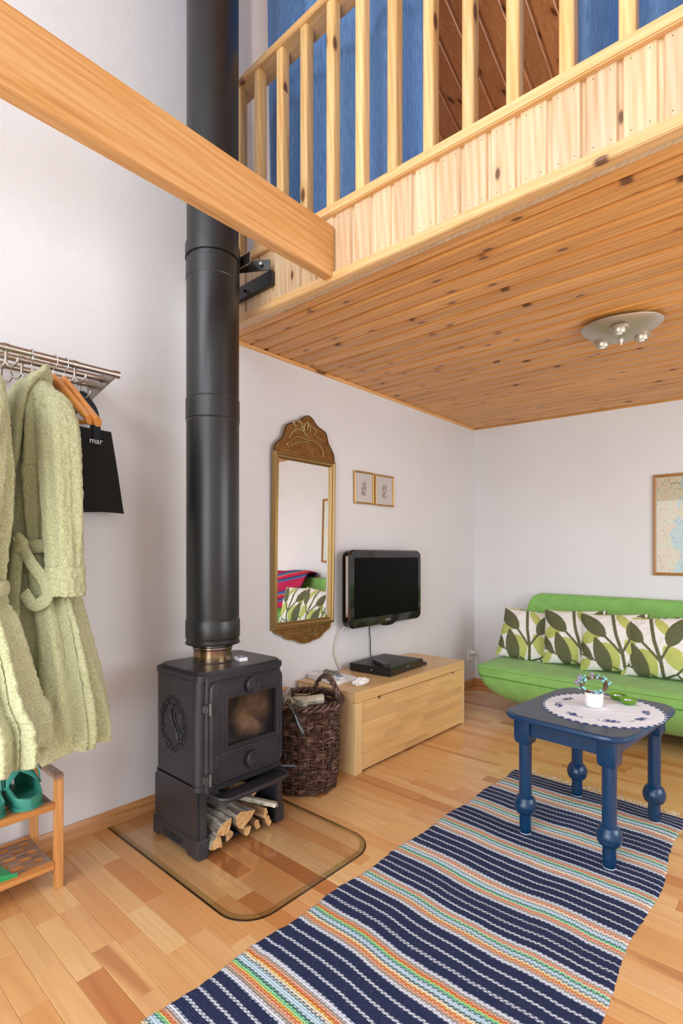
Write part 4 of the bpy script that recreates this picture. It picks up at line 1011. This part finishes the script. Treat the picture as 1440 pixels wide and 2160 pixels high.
# doily
EMB = lin('#3a4c80'); CL = lin('#e3e5ee')
sprigs = [(-.02+.70*math.cos(a), .70*math.sin(a)) for a in [math.radians(d) for d in (12, 58, 105, 150, 195, 240, 290, 335)]]
rs = random.Random(14); marks = []
for (a, b) in sprigs:
    for k in range(30):
        t = rs.gauss(0, .07); q = rs.uniform(-.085, .085)*(1-abs(t)*3); an = rs.random()*3
        nx_, ny_ = -b, a; L = math.hypot(a, b); nx_, ny_ = nx_/L, ny_/L
        px, py = a+nx_*t+a*q, b+ny_*t+b*q; marks.append((px, py, px+.035*math.cos(an), py+.035*math.sin(an)))
V = [(0, 0, .0018)]; C = [CL]; F = []; NR, NA = 90, 352
da, db = .245, .262
for i in range(1, NR+1):
    r = i/NR
    for k in range(NA):
        a = 2*math.pi*k/NA; edge = 1+(.012*math.sin(a*44) if i == NR else 0)
        x, y_ = r*edge*math.cos(a), r*edge*math.sin(a)
        z = .0018+.0022*max(0, noise.noise(Vector((x*2.2+y_*1.5, y_*7-x*3, 3))))*(1-r**6)
        V.append((x*da, y_*db, z)); c = CL
        if r > .955: c = EMB if math.sin(a*44) > -.3 else CL
        elif r < .9:
            for m_ in marks:
                if abs(m_[0]-x) < .06 and abs(m_[1]-y_) < .06 and seg_d((x, y_), m_[:2], m_[2:])[0] < .012: c = EMB; break
        C.append(c)
for k in range(NA): F.append((0, 1+k, 1+(k+1) % NA))
for i in range(NR-1):
    for k in range(NA): a = 1+i*NA+k; b = 1+i*NA+(k+1) % NA; F.append((a, a+NA, b+NA, b))
# lower skin gives the cloth its thickness
n1 = len(V); outer = [V[1+(NR-1)*NA+k] for k in range(NA)]
for p in outer: V.append((p[0], p[1], 0.0003)); C.append(EMB)
for k in range(NA): F.append((1+(NR-1)*NA+k, n1+k, n1+(k+1) % NA, 1+(NR-1)*NA+(k+1) % NA))
do = build('doily', MB().add(V, F), 'print', smooth=1.2, cols=C, recenter=False)
do.location = (1.630, 2.478, TT); do.rotation_euler = (0, 0, math.radians(8)); tag(do, 'round white embroidered cloth with blue crochet edge on the blue table', 'tablecloth')
# pot + wreath
ptx, pty = 1.593, 2.487; pz = TT+.0028
po = thing('plant_pot', 'small white textured ceramic pot on the embroidered cloth', 'pot', (ptx, pty, pz))
build('pot_body', MB().lathe([(.026, 0), (.032, .003), (.036, .012), (.038, .03), (.0385, .052), (.0375, .062), (.036, .064), (.034, .062), (.033, .045), (.01, .044)], (ptx, pty, pz), 40), 'ceramic', po, smooth=SA)
wr = thing('berry_wreath', 'twig wreath of teal and purple beads standing in the white pot', 'wreath', (ptx, pty, pz+.05))
tw_ = MB(); rw = random.Random(31); cyaw = math.radians(38)
def wp(a, r, off):  # ring in a vertical plane facing the room
    lx_ = r*1.28*math.cos(a); return Vector((ptx+lx_*math.cos(cyaw)+off*math.sin(cyaw), pty+lx_*math.sin(cyaw)-off*math.cos(cyaw), pz+.095+r*math.sin(a)*.86))
for q in range(6):
    tw_.tube([wp(2*math.pi*k/60, .040+.006*math.sin(k/60*2*math.pi*(3+q)+q*1.3), .006*math.cos(k/60*2*math.pi*(2+q)+q)) for k in range(60)], .0018, 5, closed=True)
for k in range(26):
    a = rw.uniform(0, 6.28); tw_.tube([wp(a, .040, 0), wp(a+.1, .048, rw.uniform(-.01, .01)), wp(a+.16, .056, rw.uniform(-.016, .016))], .0009, 4)
build('twig_ring', tw_, 'twig', wr, smooth=1.2)
for q in range(44):
    a = rw.uniform(0, 6.28) if q > 3 else 2.3+.2*q; r = rw.uniform(.034, .056) if q > 3 else .062
    p = wp(a, r, rw.uniform(-.016, .016))
    build('berry', MB().ball(p, rw.uniform(.0056, .0082), 2), 'berry_purple' if (q < 4 or rw.random() < .15) else 'berry_teal', wr, smooth=1.3, fixn=False)
# tealight holders
def tealight(x, y_, label):
    t = thing('candle_holder', label, 'candle holder', (x, y_, TT+.0028), 'green glass tealight holders on the table')
    z = TT+.0030
    build('glass_bowl', MB().lathe([(.018, 0), (.024, .002), (.032, .012), (.036, .022), (.038, .0225), (.0375, .024), (.034, .022), (.028, .011), (.020, .005), (.004, .004)], (x, y_, z), 36), 'lime_glass', t, smooth=SA)
    c = build('tealight', MB().lathe([(.019, .006), (.0195, .019), (.018, .019), (.0175, .016), (.003, .016)], (x, y_, z), 28), 'tin', t, smooth=SA)
    build('wick', MB().tube([(x, y_, z+.015), (x+.001, y_, z+.023)], .001, 5), 'iron_dark', c)
tealight(1.640, 2.680, 'green glass tealight holder farther from the camera, half behind the other')
tealight(1.698, 2.628, 'green glass tealight holder nearer the camera on the cloth edge')

# =============== RAG RUG ===============
rng = random.Random(77)
EDGES = [(2.83, 'n'), (2.703, 'm'), (2.548, 'n'), (2.383, 'm'), (2.269, 'n'), (2.115, 'm'), (2.006, 'n'), (1.834, 'm'), (1.727, 'n'), (1.577, 'm'), (1.486, 'n'), (1.309, 'm'), (1.203, 'n'), (1.023, 'm'), (0.90, 'n'), (0.735, 'm'), (0.63, 'n'), (0.46, 'm'), (0.35, 'n'), (0.2, 'e')]
NV, WL_, = lin('#15234a'), lin('#d6dbe8')
PE, OR, CR, MT, TE, LB, BE, YE = lin('#dfa786'), lin('#c4502a'), lin('#e6dccb'), lin('#84cf9a'), lin('#214a4c'), lin('#bcd6e6'), lin('#9a8f84'), lin('#e0b850')
def rugcol(y):
    for (a, k), (b, _) in zip(EDGES[:-1], EDGES[1:]):
        if b <= y <= a:
            t = (a-y)/(a-b)
            if k == 'n':
                q = (t*4) % 1; kk = int(t*4)
                w = .07
                if (q < w and kk > 0) or (q > 1-w and kk < 3): return WL_
                if t < .03 or t > .97: return WL_
                return NV
            seq = [(.05, WL_), (.12, BE), (.19, PE), (.24, OR), (.29, CR if a > 1.4 else YE), (.36, MT if int(a*10) % 2 else CR), (.41, TE), (.47, LB), (.50, LB if a < 2 else WL_), (.56, LB), (.61, TE), (.69, CR if int(a*10) % 2 else MT), (.74, YE if a < 1.7 else CR), (.78, OR), (.86, PE), (.94, BE), (1.01, WL_)]
            for e, c in seq:
                if t <= e: return c
    return NV
X0r, X1r, Yt, Yb_ = 1.035, 1.905, 2.83, 0.25
nx, ny = 110, 1250
V = []; C = []; F = []
for j in range(ny+1):
    v = j/ny; yy = Yb_+(Yt-Yb_)*v
    le = X0r+.045*v**1.5+.006*math.sin(yy*17)+.004*noise.noise(Vector((yy*30, 0, 0))); re = X1r-.022*max(0, v-.8)*5+.010*math.sin(yy*9+1)+.004*noise.noise(Vector((yy*30, 5, 0)))
    for i in range(nx+1):
        u = i/nx; x = le+(re-le)*u
        wob = .013*math.sin(u*5.2+yy*1.3)*math.sin(u*math.pi)+.007*noise.noise(Vector((u*6, yy*3, 1)))+.0025*noise.noise(Vector((u*30, yy*6, 2)))
        skew = -.02*u*v
        z = .0045+.0016*noise.noise(Vector((u*5, yy*6, 4)))
        if j in (0, ny) or i in (0, nx): z = .001
        V.append((x, yy+wob*min(1, (1-v)*30)+skew-.0*u, z)); 
        # warp threads make the stripe edges jagged
        C.append(rugcol(min(Yt-.0005, yy+.0022*(1 if i % 2 else -1))))
for j in range(ny):
    for i in range(nx): a = j*(nx+1)+i; F.append((a, a+1, a+nx+2, a+nx+1))
rug = thing('rag_rug', 'striped navy, white and orange woven rag rug on the parquet floor', 'rug', (1.47, 1.55, 0))
build('woven_field', MB().add(V, F), 'woven', rug, smooth=1.4, cols=C, fixn=False)
fr = MB(); rf2 = random.Random(6)
for i in range(120):
    u = i/119; x = X0r+.045+(X1r-.022-X0r-.045)*u; y0_ = Yt-.02*u; a = rf2.uniform(-.5, .5); L = rf2.uniform(.025, .06)
    fr.tube(catmull([(x, y0_-.004, .003), (x+.4*L*a, y0_+.5*L, .004), (x+L*(a+rf2.uniform(-.5, .5)), y0_+L, .0022)], 3), .0017, 4)
stuff(build('fringe', fr, 'fringe', rug, smooth=1.3))

# =============== SHOE RACK, CLOGS ===============
sr = thing('shoe_rack', 'two tier wooden shoe rack at the left wall under the robes', 'shoe rack', (0.165, 0.50, 0))
def sl_(name, mb, mat, b=.0025): return build(name, mb, mat, sr, bevel=b)
YR0, YR1 = 0.10, 0.748
def topmb(*a):
    m = MB().box(*a); m.mi[1] = 1; return m
for x0 in (0.273, 0.022):
    for y0 in (YR1-.028, YR0):
        sl_('post', MB().box(x0, x0+.027, y0, y0+.028, 0, .392), 'rack_wood')
for y0 in (YR1-.028, YR0):
    sl_('top_rail', MB().box(.022, .300, y0-.001, y0+.029, .392, .412), 'rack_grey')
for zs in (.298, .085):
    for x0 in (0.273, .022): sl_('shelf_rail', MB().box(x0, x0+.024, YR0+.028, YR1-.028, zs-.012, zs+.013), 'rack_wood_x')
    # lattice: long slats with staggered cross slats, open slots between
    for k in range(6):
        xk = .050+.0385*k; build('slat', topmb(xk, xk+.017, YR0+.02, YR1-.040, zs-.002, zs+.010), ['rack_wood_x', 'rack_grey'], sr)
    for k in range(16):
        yk = YR0+.012+.0375*k
        for q in range(7):
            xa = .045+.0385*q-.0165
            if (q+k) % 2: build('cross_slat', topmb(max(xa-.005, .046), min(xa+.0165, .273), yk, yk+.037, zs-.002, zs+.0095), ['rack_wood_x', 'rack_grey'], sr)
    sl_('end_slat', MB().box(.046, .273, YR1-.045, YR1-.028, zs-.006, zs+.0105), 'rack_grey', .001)
def clog(yc, yaw, label, first=None):
    """heel at +x, toe towards the wall"""
    t = thing('clog', label, 'clog', (0.165, yc, .3085), 'green clogs on the upper shelf')
    L = .255; rings = []; inn = []
    for i in range(33):
        s_ = i/32; x = L/2-L*s_
        wbase = .041+.015*math.sin(min(1, s_/.75)*math.pi/2); endr = min(1, math.sqrt(max(0, 1-((s_-.16)/.16)**2))) if s_ < .16 else (math.sqrt(max(0, 1-((s_-.72)/.28)**2)) if s_ > .72 else 1)
        w = wbase*max(.12, endr); h = (.060+.036*min(1, s_/.55))*(1 if s_ < .72 else (1-.45*((s_-.72)/.28)**2))
        op = max(0.0, 1-max(0, (s_-.44))/.10) if s_ > .44 else 1.0   # opening half width factor
        ring = []; N = 22
        for k in range(N+1):
            a = math.radians(-90+(180)*k/N)  # not used
        if s_ < .09: op = max(0.0, (s_-.045)/.045)
        half = math.radians(62)*op
        out_ = []
        for k in range(N+1):
            a = half+(2*math.pi-2*half)*k/N     # measured from straight up, clockwise
            sx_, cz = math.sin(a), math.cos(a)
            px = w*math.copysign(abs(sx_)**.75, sx_); pz_ = .5*h+.5*h*math.copysign(abs(cz)**.6, cz)
            pz_ = min(pz_, h*(.70 if s_ < .44 else .70+.3*(1-op)))
            out_.append((x, px, max(pz_, 0)))
        tk = .006; cx_ = 0
        inr = [(x, p[1]*(1-tk/max(w, .02)), max(.012, p[2]*(1-.0)-.001 if p[2] > .02 else .014)) for p in reversed(out_)]
        rings.append(out_+inr)
    rings.insert(0, [(p[0]+.0006, p[1]*.03, p[2]) for p in rings[0]])
    body = build('shell', MB().loft(rings), 'clog', t, local=True, smooth=1.1)
    build('sole', MB().prism([(x*1.01, y_*1.04) for x, y_ in [(L/2-L*s_, (1)*(.041+.015*math.sin(min(1, s_/.75)*1.57))*max(.1, (math.sqrt(max(0, 1-((s_-.16)/.16)**2)) if s_ < .16 else (math.sqrt(max(0, 1-((s_-.72)/.28)**2)) if s_ > .72 else 1)))) for s_ in [i/24 for i in range(25)]]]+
          [(x*1.01, -y_*1.04) for x, y_ in [(L/2-L*s_, (.041+.015*math.sin(min(1, s_/.75)*1.57))*max(.1, (math.sqrt(max(0, 1-((s_-.16)/.16)**2)) if s_ < .16 else (math.sqrt(max(0, 1-((s_-.72)/.28)**2)) if s_ > .72 else 1)))) for s_ in [i/24 for i in range(24, -1, -1)]]], 2, 0, .013), 'clog', t, local=True, smooth=SA)
    st = catmull([(.012, .056, .055), (-.010, .056, .090), (-.040, .036, .112), (-.052, 0, .120), (-.040, -.036, .112), (-.010, -.056, .090), (.012, -.056, .055)], 6)
    rr2 = [[(p.x-.007, p.y, p.z), (p.x+.007, p.y, p.z), (p.x+.007, p.y*1.05, p.z+.003), (p.x-.007, p.y*1.05, p.z+.003)] for p in st]
    build('heel_strap', MB().loft(rr2), 'clog', t, local=True, smooth=.6)
    for sy in (-1, 1): build('rivet', MB().tube([(.012, sy*.052, .055), (.012, sy*.060, .055)], .007, 12), 'clog', t, local=True, smooth=SA)
    t.rotation_euler = (0, 0, yaw); return t
clog(0.652, math.radians(-4), 'green foam clog nearest the right end post of the rack')
clog(0.525, math.radians(3), 'green foam clog with a white size label, cut by the left photo edge')
tag(build('size_label', MB().box(.215, .245, .528, .548, .3235, .3240), 'white_print'), 'small white printed label inside the left green clog', 'label')
dp = thing('dustpan', 'green plastic dustpan on the lower shelf of the rack', 'dustpan', (.19, .50, .096))
build('pan_floor', MB().add([(.08, .40, .0965), (.27, .40, .0965), (.285, .60, .0965), (.10, .57, .0965), (.08, .40, .0985), (.27, .40, .0985), (.285, .60, .0985), (.10, .57, .0985)], [(0, 1, 2, 3), (4, 5, 6, 7), (0, 1, 5, 4), (1, 2, 6, 5), (2, 3, 7, 6), (3, 0, 4, 7)]), 'green_plastic', dp)
for (a, b, h0, h1) in (((.27, .40), (.285, .60), .045, .012), ((.08, .40), (.10, .57), .045, .012), ((.08, .40), (.27, .40), .045, .045)):
    build('pan_wall', MB().add([(*a, .098), (*b, .098), (*b, .098+h1), (*a, .098+h0), (a[0]+.003, a[1]+.003, .098), (b[0]+.003, b[1]+.003, .098), (b[0]+.003, b[1]+.003, .098+h1), (a[0]+.003, a[1]+.003, .098+h0)], [(0, 1, 2, 3), (4, 5, 6, 7), (0, 1, 5, 4), (1, 2, 6, 5), (2, 3, 7, 6), (3, 0, 4, 7)]), 'green_plastic', dp)
build('handle', MB().tube([(.175, .40, .12), (.17, .30, .135), (.168, .22, .14)], .011, 10), 'green_plastic', dp, smooth=SA)

# =============== COAT RACK ===============
cr = thing('coat_rack', 'aluminium tube coat rack with double hooks on the left wall', 'coat rack', (0.15, 0.60, 1.92))
ends = [(0.262, 1.913), (0.142, 1.923), (0.045, 1.918)]
YE_ = 0.957
for x, z in ends:
    build('tube', MB().tube([(x, -0.15, z-.012), (x, YE_, z)], .0125, 16), 'alu', cr, smooth=SA)
    build('end_sleeve', MB().tube([(x, YE_-.012, z), (x, YE_+.012, z)], .0150, 16), 'alu', cr, smooth=SA)
def gusset(y0):
    return MB().loft([[(p, y0+d, q) for p, q in ((0.0, 1.955), (0.265, 1.925), (0.272, 1.912), (0.262, 1.902), (0.05, 1.86), (0.0, 1.84))] for d in (0, .006)])
build('bracket', gusset(YE_-.004), 'alu', cr, bevel=.001); build('bracket', gusset(-.10), 'alu', cr, bevel=.001)
def hook(x, y_, z):
    ho = build('hook', MB().tube([(x, y_-.010, z), (x, y_+.010, z)], .0148, 14), 'alu', cr, smooth=SA)
    m = MB().tube([(x, y_, z-.012), (x, y_, z-.052)], .0052, 8)
    for sg in (-1, 1):
        m.tube(catmull([(x, y_, z-.05), (x+.010*sg, y_+.008*sg, z-.064), (x+.028*sg, y_+.016*sg, z-.066), (x+.040*sg, y_+.022*sg, z-.054), (x+.044*sg, y_+.024*sg, z-.040)], 5), .0046, 8)
    build('prong', m, 'alu', ho, smooth=1.2)
for x, z, ys in ((ends[0][0], ends[0][1], (.32, .575, .80)), (ends[1][0], ends[1][1], (.45, .66)), (ends[2][0], ends[2][1], (.42, .62, .905))):
    for y_ in ys: hook(x, y_, z-.012*(YE_-y_)/1.1)

# hangers
def hanger(y_, yaw, label, roll=0, drop=0.0, fall=.082):
    X, Zt = ends[0][0], ends[0][1]-.012*(YE_-y_)/1.1
    t = thing('clothes_hanger', label, 'hanger', (X, y_, Zt+.0125), 'wooden hangers on the outer rack tube')
    zb_ = -.095-drop
    pts = [(0.0, 0, zb_+.012), (0, 0, -.052), (.012, 0, -.036), (.0155, 0, -.016), (.011, 0, 0.000), (0, 0, .0035), (-.011, 0, -.002), (-.0155, 0, -.014), (-.013, 0, -.026)]
    build('wire_hook', MB().tube(catmull(pts, 5), .0019, 7), 'chrome', t, local=True, smooth=1.2)
    rings = []
    for i in range(31):
        s_ = -1+2*i/30; x = .215*s_; z = zb_-fall*abs(s_)**1.15+.012*math.cos(s_*3.1)*(1-abs(s_)); yb2 = .020*abs(s_)**2
        w = .009+.010*abs(s_)**2; h = .016+.006*math.cos(s_*1.5)
        rings.append([(x, -yb2+w*math.cos(a), z+h*math.sin(a)) for a in [2*math.pi*k/12 for k in range(12)]])
    build('shoulder_bow', MB().loft(rings), 'hanger', t, local=True, smooth=1.0)
    build('trouser_bar', MB().tube([(-.205, -.012, zb_-fall-.006), (.205, -.012, zb_-fall-.006)], .006, 10), 'hanger', t, local=True, smooth=SA)
    t.rotation_euler = (0, roll, yaw); return t
hanger(.770, math.radians(21), 'empty orange-brown wooden hanger nearest the end of the coat rack', math.radians(10), 0, .125)
hanger(.732, math.radians(24), 'wooden hanger nested behind the empty one on the coat rack', math.radians(9), 0, .125)
hanger(.655, math.radians(0), 'wooden hanger inside the right hand green robe', 0, 0.012, .115)

# robes ---------------------------------------------------------------
def fuzz(P, amp=.0032, f=105):
    out = []
    for p in P:
        v = Vector(p); d = Vector((noise.noise(v*f), noise.noise(v*f+Vector((9, 3, 1))), noise.noise(v*f+Vector((2, 8, 5)))))
        out.append(v+d*amp*1.6)
    return out
def cloth_loft(name, secs, par, folds=9, famp=.014, na=150, nz=200, seed=0, power=1.0, caps=False):
    """secs: (z, cx, cy, rx, ry, fold factor)"""
    Z = [s_[0] for s_ in secs]; rings = []
    cols_ = list(zip(*secs)); zz = np.linspace(0, len(secs)-1, nz)
    pk = catmull([(s_[0], s_[1], s_[2]) for s_ in secs], 20); pk2 = catmull([(s_[3], s_[4], s_[5]) for s_ in secs], 20); n_ = len(pk)
    for q in range(nz):
        t = q/(nz-1)*(n_-1); i = min(int(t), n_-2); fr_ = t-i; a_ = pk[i].lerp(pk[i+1], fr_); b_ = pk2[i].lerp(pk2[i+1], fr_)
        z, cx_, cy_ = a_; rx, ry, ff = b_; ring = []
        for k in range(na):
            a = 2*math.pi*k/na
            fo = famp*ff*(math.sin(folds*a+seed+1.3*math.sin(z*3+seed))+.55*math.sin((folds*1.7)*a+seed*2+z*2.2))
            ring.append((cx_+(rx+fo)*math.cos(a), cy_+(ry+fo)*math.sin(a), z+.006*ff*math.sin(a*3+seed)+max(0, min(1, (ff-1.22)/.28))*.032*math.cos(a-.9)))
        rings.append(fuzz(ring))
    return build(name, MB().loft(rings, caps=caps), 'terry', par, smooth=1.4)
def belt(name, pts, par, w=.020, t=.006):
    P = catmull(pts, 10); rings = []
    for i, p in enumerate(P):
        tg = (P[min(i+1, len(P)-1)]-P[max(0, i-1)]).normalized(); side = tg.cross(Vector((.62, -.78, 0))); side = side.normalized() if side.length > .1 else Vector((0, 0, 1)); nn = side.cross(tg)
        rings.append(fuzz([p+side*w*math.cos(a)+nn*t*math.sin(a) for a in [2*math.pi*k/14 for k in range(14)]], .001))
    return build(name, MB().loft(rings), 'terry', par, smooth=1.4)
def robe(label, cx, cy, s, zt, zh, waist, cuff_x, sleeves, seed, hem=(.0, .0, .26, .13), knot=True):
    t = thing('bathrobe', label, 'bathrobe', (cx, cy, zh))
    # body from shoulders down
    secs = [(zt+.012, cx, cy, .045*s, .040, .1), (zt-.006, cx, cy, .085*s, .052, .2), (zt-.05, cx+.0, cy, .145*s, .060, .3), (zt-.12, cx, cy, .185*s, .070, .5), (zt-.28, cx, cy, .190*s, .078, .9), ((zt+waist)/2-.05, cx, cy, .165*s, .080, 1.0), (waist, cx, cy, .135*s, .062, .9),
            (waist-.10, cx+hem[0]*.2, cy+hem[1]*.2, .165*s, .085, 1.0), (waist-.30, cx+hem[0]*.6, cy+hem[1]*.6, .215*s, .105, 1.2), (zh+.10, cx+hem[0], cy+hem[1], hem[2]*s, hem[3], 1.5), (zh, cx+hem[0], cy+hem[1], hem[2]*s*1.02, hem[3]*1.02, 1.6), (zh-.004, cx+hem[0], cy+hem[1], hem[2]*s*.93, hem[3]*.88, 1.6), (zh+.03, cx+hem[0], cy+hem[1], hem[2]*s*.9, hem[3]*.85, 1.6)]
    cloth_loft('body', secs, t, 9, .013, 170, 240, seed)
    for sg, (x0, y0, x1, y1, zc, r1) in sleeves.items():
        sec = [(zt-.050, cx+x0*.62, cy, .045, .042, .1), (zt-.095, cx+x0*.82, cy+y0*.5, .062, .056, .2), (zt-.20, cx+x0, cy+y0, .068, .062, .5), ((zt+zc)/2, cx+(x0+x1)/2, cy+(y0+y1)/2, .064, .060, .8), (zc+.09, cx+x1, cy+y1, r1, r1*.9, .5), (zc+.085, cx+x1, cy+y1, r1*1.06, r1*.96, .3), (zc, cx+x1, cy+y1, r1*1.08, r1, .3), (zc-.004, cx+x1, cy+y1, r1*.95, r1*.88, .3), (zc+.03, cx+x1, cy+y1, r1*.85, r1*.8, .3)]
        cloth_loft('sleeve', sec, t, 5, .006, 90, 150, seed+sg)
    # shawl collar: a thick roll down both front edges
    for sg in (-1, 1):
        path = catmull([(cx-.005*sg, cy+.045, zt+.020), (cx+.050*sg, cy+.020, zt+.028), (cx+.062*sg, cy-.030, zt-.005), (cx+.075*sg, cy-.068, zt-.10), (cx+.068*sg, cy-.085, zt-.26), (cx+.040*sg, cy-.085, (zt+waist)/2-.06), (cx+.012*sg, cy-.072, waist+.02)], 10)
        rings = []
        for i, p in enumerate(path):
            q = i/(len(path)-1); w = .030+.016*math.sin(math.pi*q); h = .016
            tg = (path[min(i+1, len(path)-1)]-path[max(0, i-1)]).normalized(); side = tg.cross(Vector((0, -1, 0))); side = side.normalized() if side.length > .2 else Vector((1, 0, 0)); nn = side.cross(tg)
            rings.append(fuzz([p+side*w*math.cos(a)+nn*h*math.sin(a) for a in [2*math.pi*k/26 for k in range(26)]]))
        build('collar', MB().loft(rings), 'terry', t, smooth=1.4)
    bl = catmull([(cx+.150*s*math.cos(a), cy+.077*math.sin(a), waist+.01*math.sin(a*2)) for a in [2*math.pi*k/16 for k in range(16)]], 6, closed=True)
    rings = []
    for p in bl:
        d = Vector((p.x-cx, (p.y-cy)*1.6, 0)).normalized(); rings.append(fuzz([p+d*.010*math.cos(a)+Vector((0, 0, .024*math.sin(a))) for a in [2*math.pi*k/12 for k in range(12)]], .001))
    build('belt', MB().loft(rings, wrap=True), 'terry', t, smooth=1.4)
    if knot:
        kx, ky = cx+.115, cy-.070
        belt('belt_knot', [(kx-.03, ky, waist+.012), (kx, ky-.014, waist+.022), (kx+.024, ky-.004, waist), (kx, ky-.016, waist-.018), (kx-.026, ky-.008, waist-.004), (kx+.004, ky-.018, waist+.014)], t, .016, .010)
        belt('belt_end', [(kx, ky-.012, waist), (kx-.002, ky-.020, waist-.10), (kx+.012, ky-.030, waist-.22), (kx+.040, ky-.034, waist-.33)], t, .020, .006)
        belt('belt_end', [(kx+.005, ky-.006, waist), (kx+.055, ky+.006, waist-.06), (kx+.102, ky+.030, waist-.12), (kx+.112, ky+.034, waist-.17), (kx+.080, ky+.008, waist-.195), (kx+.045, ky-.010, waist-.155)], t, .020, .006)
    return t
robe('pale green terry bathrobe with knotted belt on the wooden hanger', .285, .655, 1.0, 1.795, .560, 1.235, .2, {1: (.195, .012, .215, .022, 1.075, .060), 2: (-.19, 0, -.19, .02, 1.09, .058)}, 2, hem=(.06, .05, .245, .135))
robe('pale green terry bathrobe cut off by the left photo edge',   .410, .448, 1.0, 1.775, .600, 1.090, .2, {1: (.185, -.03, .16, -.16, 1.06, .058), 2: (-.19, 0, -.19, .02, 1.07, .058)}, 5, hem=(.065, .045, .215, .10), knot=False)
hk = hanger(.448, math.radians(0), 'wooden hanger inside the robe at the left photo edge'); hk.location.x = ends[0][0]

# =============== TOTE BAG ===============
bg_ = thing('tote_bag', 'black cotton tote bag with white lettering hanging by the coat rack end', 'bag', (0.07, .90, 1.37))
rings = []
for i in range(41):
    t = i/40; z = 1.375+.350*t; ya, yb2 = .735+.012*(1-t), 1.022+.055*(1-t); th_ = .004+.012*math.sin(math.pi*min(1, (1-t)*1.2))
    ring = []
    for k in range(60):
        a = 2*math.pi*k/60; c, s_ = math.cos(a), math.sin(a)
        yv = (ya+yb2)/2+(yb2-ya)/2*math.copysign(abs(c)**.35, c); xv = .078+th_*math.copysign(abs(s_)**.6, s_)+.003*math.sin(yv*60+z*4)*(1-t*.5)
        ring.append((xv, yv, z+(.006*math.sin(yv*14) if i == 0 else 0)))
    rings.append(ring)
build('bag_body', MB().loft(rings), 'cotton_black', bg_, smooth=1.2)
def strap_(x, y0, y1):
    P = catmull([(x, y0, 1.66), (x, y0+.002, 1.73), (.070, .895, 1.835), (.062, .905, 1.862), (.066, .918, 1.855), (x, y1-.012, 1.80), (x, y1, 1.73), (x, y1, 1.66)], 8); rings = []
    for i, p in enumerate(P):
        tg = (P[min(i+1, len(P)-1)]-P[max(0, i-1)]).normalized(); side = tg.cross(Vector((1, 0, 0))).normalized()
        rings.append([p+side*.0145+Vector((.0012, 0, 0)), p-side*.0145+Vector((.0012, 0, 0)), p-side*.0145-Vector((.0012, 0, 0)), p+side*.0145-Vector((.0012, 0, 0))])
    return MB().loft(rings)
build('strap', strap_(.094, .838, .955), 'strap', bg_, smooth=.8); build('strap', strap_(.062, .838, .955), 'strap', bg_, smooth=.8)
build('lettering', text_mb('mar', 0.034, .0006, lambda u, v, w: (.0985+w, .922+u, 1.662+v)), 'white_print', bg_)

# =============== SOCKET, CORDS ===============
sk = thing('wall_socket', 'white double wall socket in the corner left of the sofa', 'socket', (0.0, 4.33, .29))
build('plate', MB().prism(rrect(4.285, 4.365, .235, .345, .008), 0, 0, .012), 'white_plastic', sk, bevel=.002)
for z in (.262, .318): build('outlet', MB().loft([[(x, 4.325+r*math.cos(a), z+r*math.sin(a)) for a in [2*math.pi*k/24 for k in range(24)]] for r, x in ((.021, .012), (.021, .015), (.018, .015), (.017, .0125))]), 'white_plastic', sk, smooth=SA)
pg = thing('plug', 'white plug pushed into the corner wall socket with its cord', 'plug', (.02, 4.325, .32))
build('plug_body', MB().loft([[(x, 4.325+r*math.cos(a), .318+r*math.sin(a)) for a in [2*math.pi*k/20 for k in range(20)]] for r, x in ((.017, .014), (.017, .04), (.010, .055))]), 'white_plastic', pg, smooth=SA)
build('cord', MB().tube(catmull([(.054, 4.325, .318), (.075, 4.325, .300), (.08, 4.34, .22), (.11, 4.35, .12), (.20, 4.33, .03), (.32, 4.30, .0045), (.42, 4.25, .0045)], 8), .0038, 8), 'cream_cord', pg, smooth=SA)
tag(build('floor_cord', MB().tube(catmull([(.05, 3.40, .004), (.12, 3.60, .004), (.06, 3.95, .004), (.10, 4.15, .004), (.22, 4.22, .004), (.40, 4.12, .004)], 8), .0035, 8), 'cream_cord', smooth=SA), 'pale cord snaking over the floor from the bench to the sofa', 'cord')
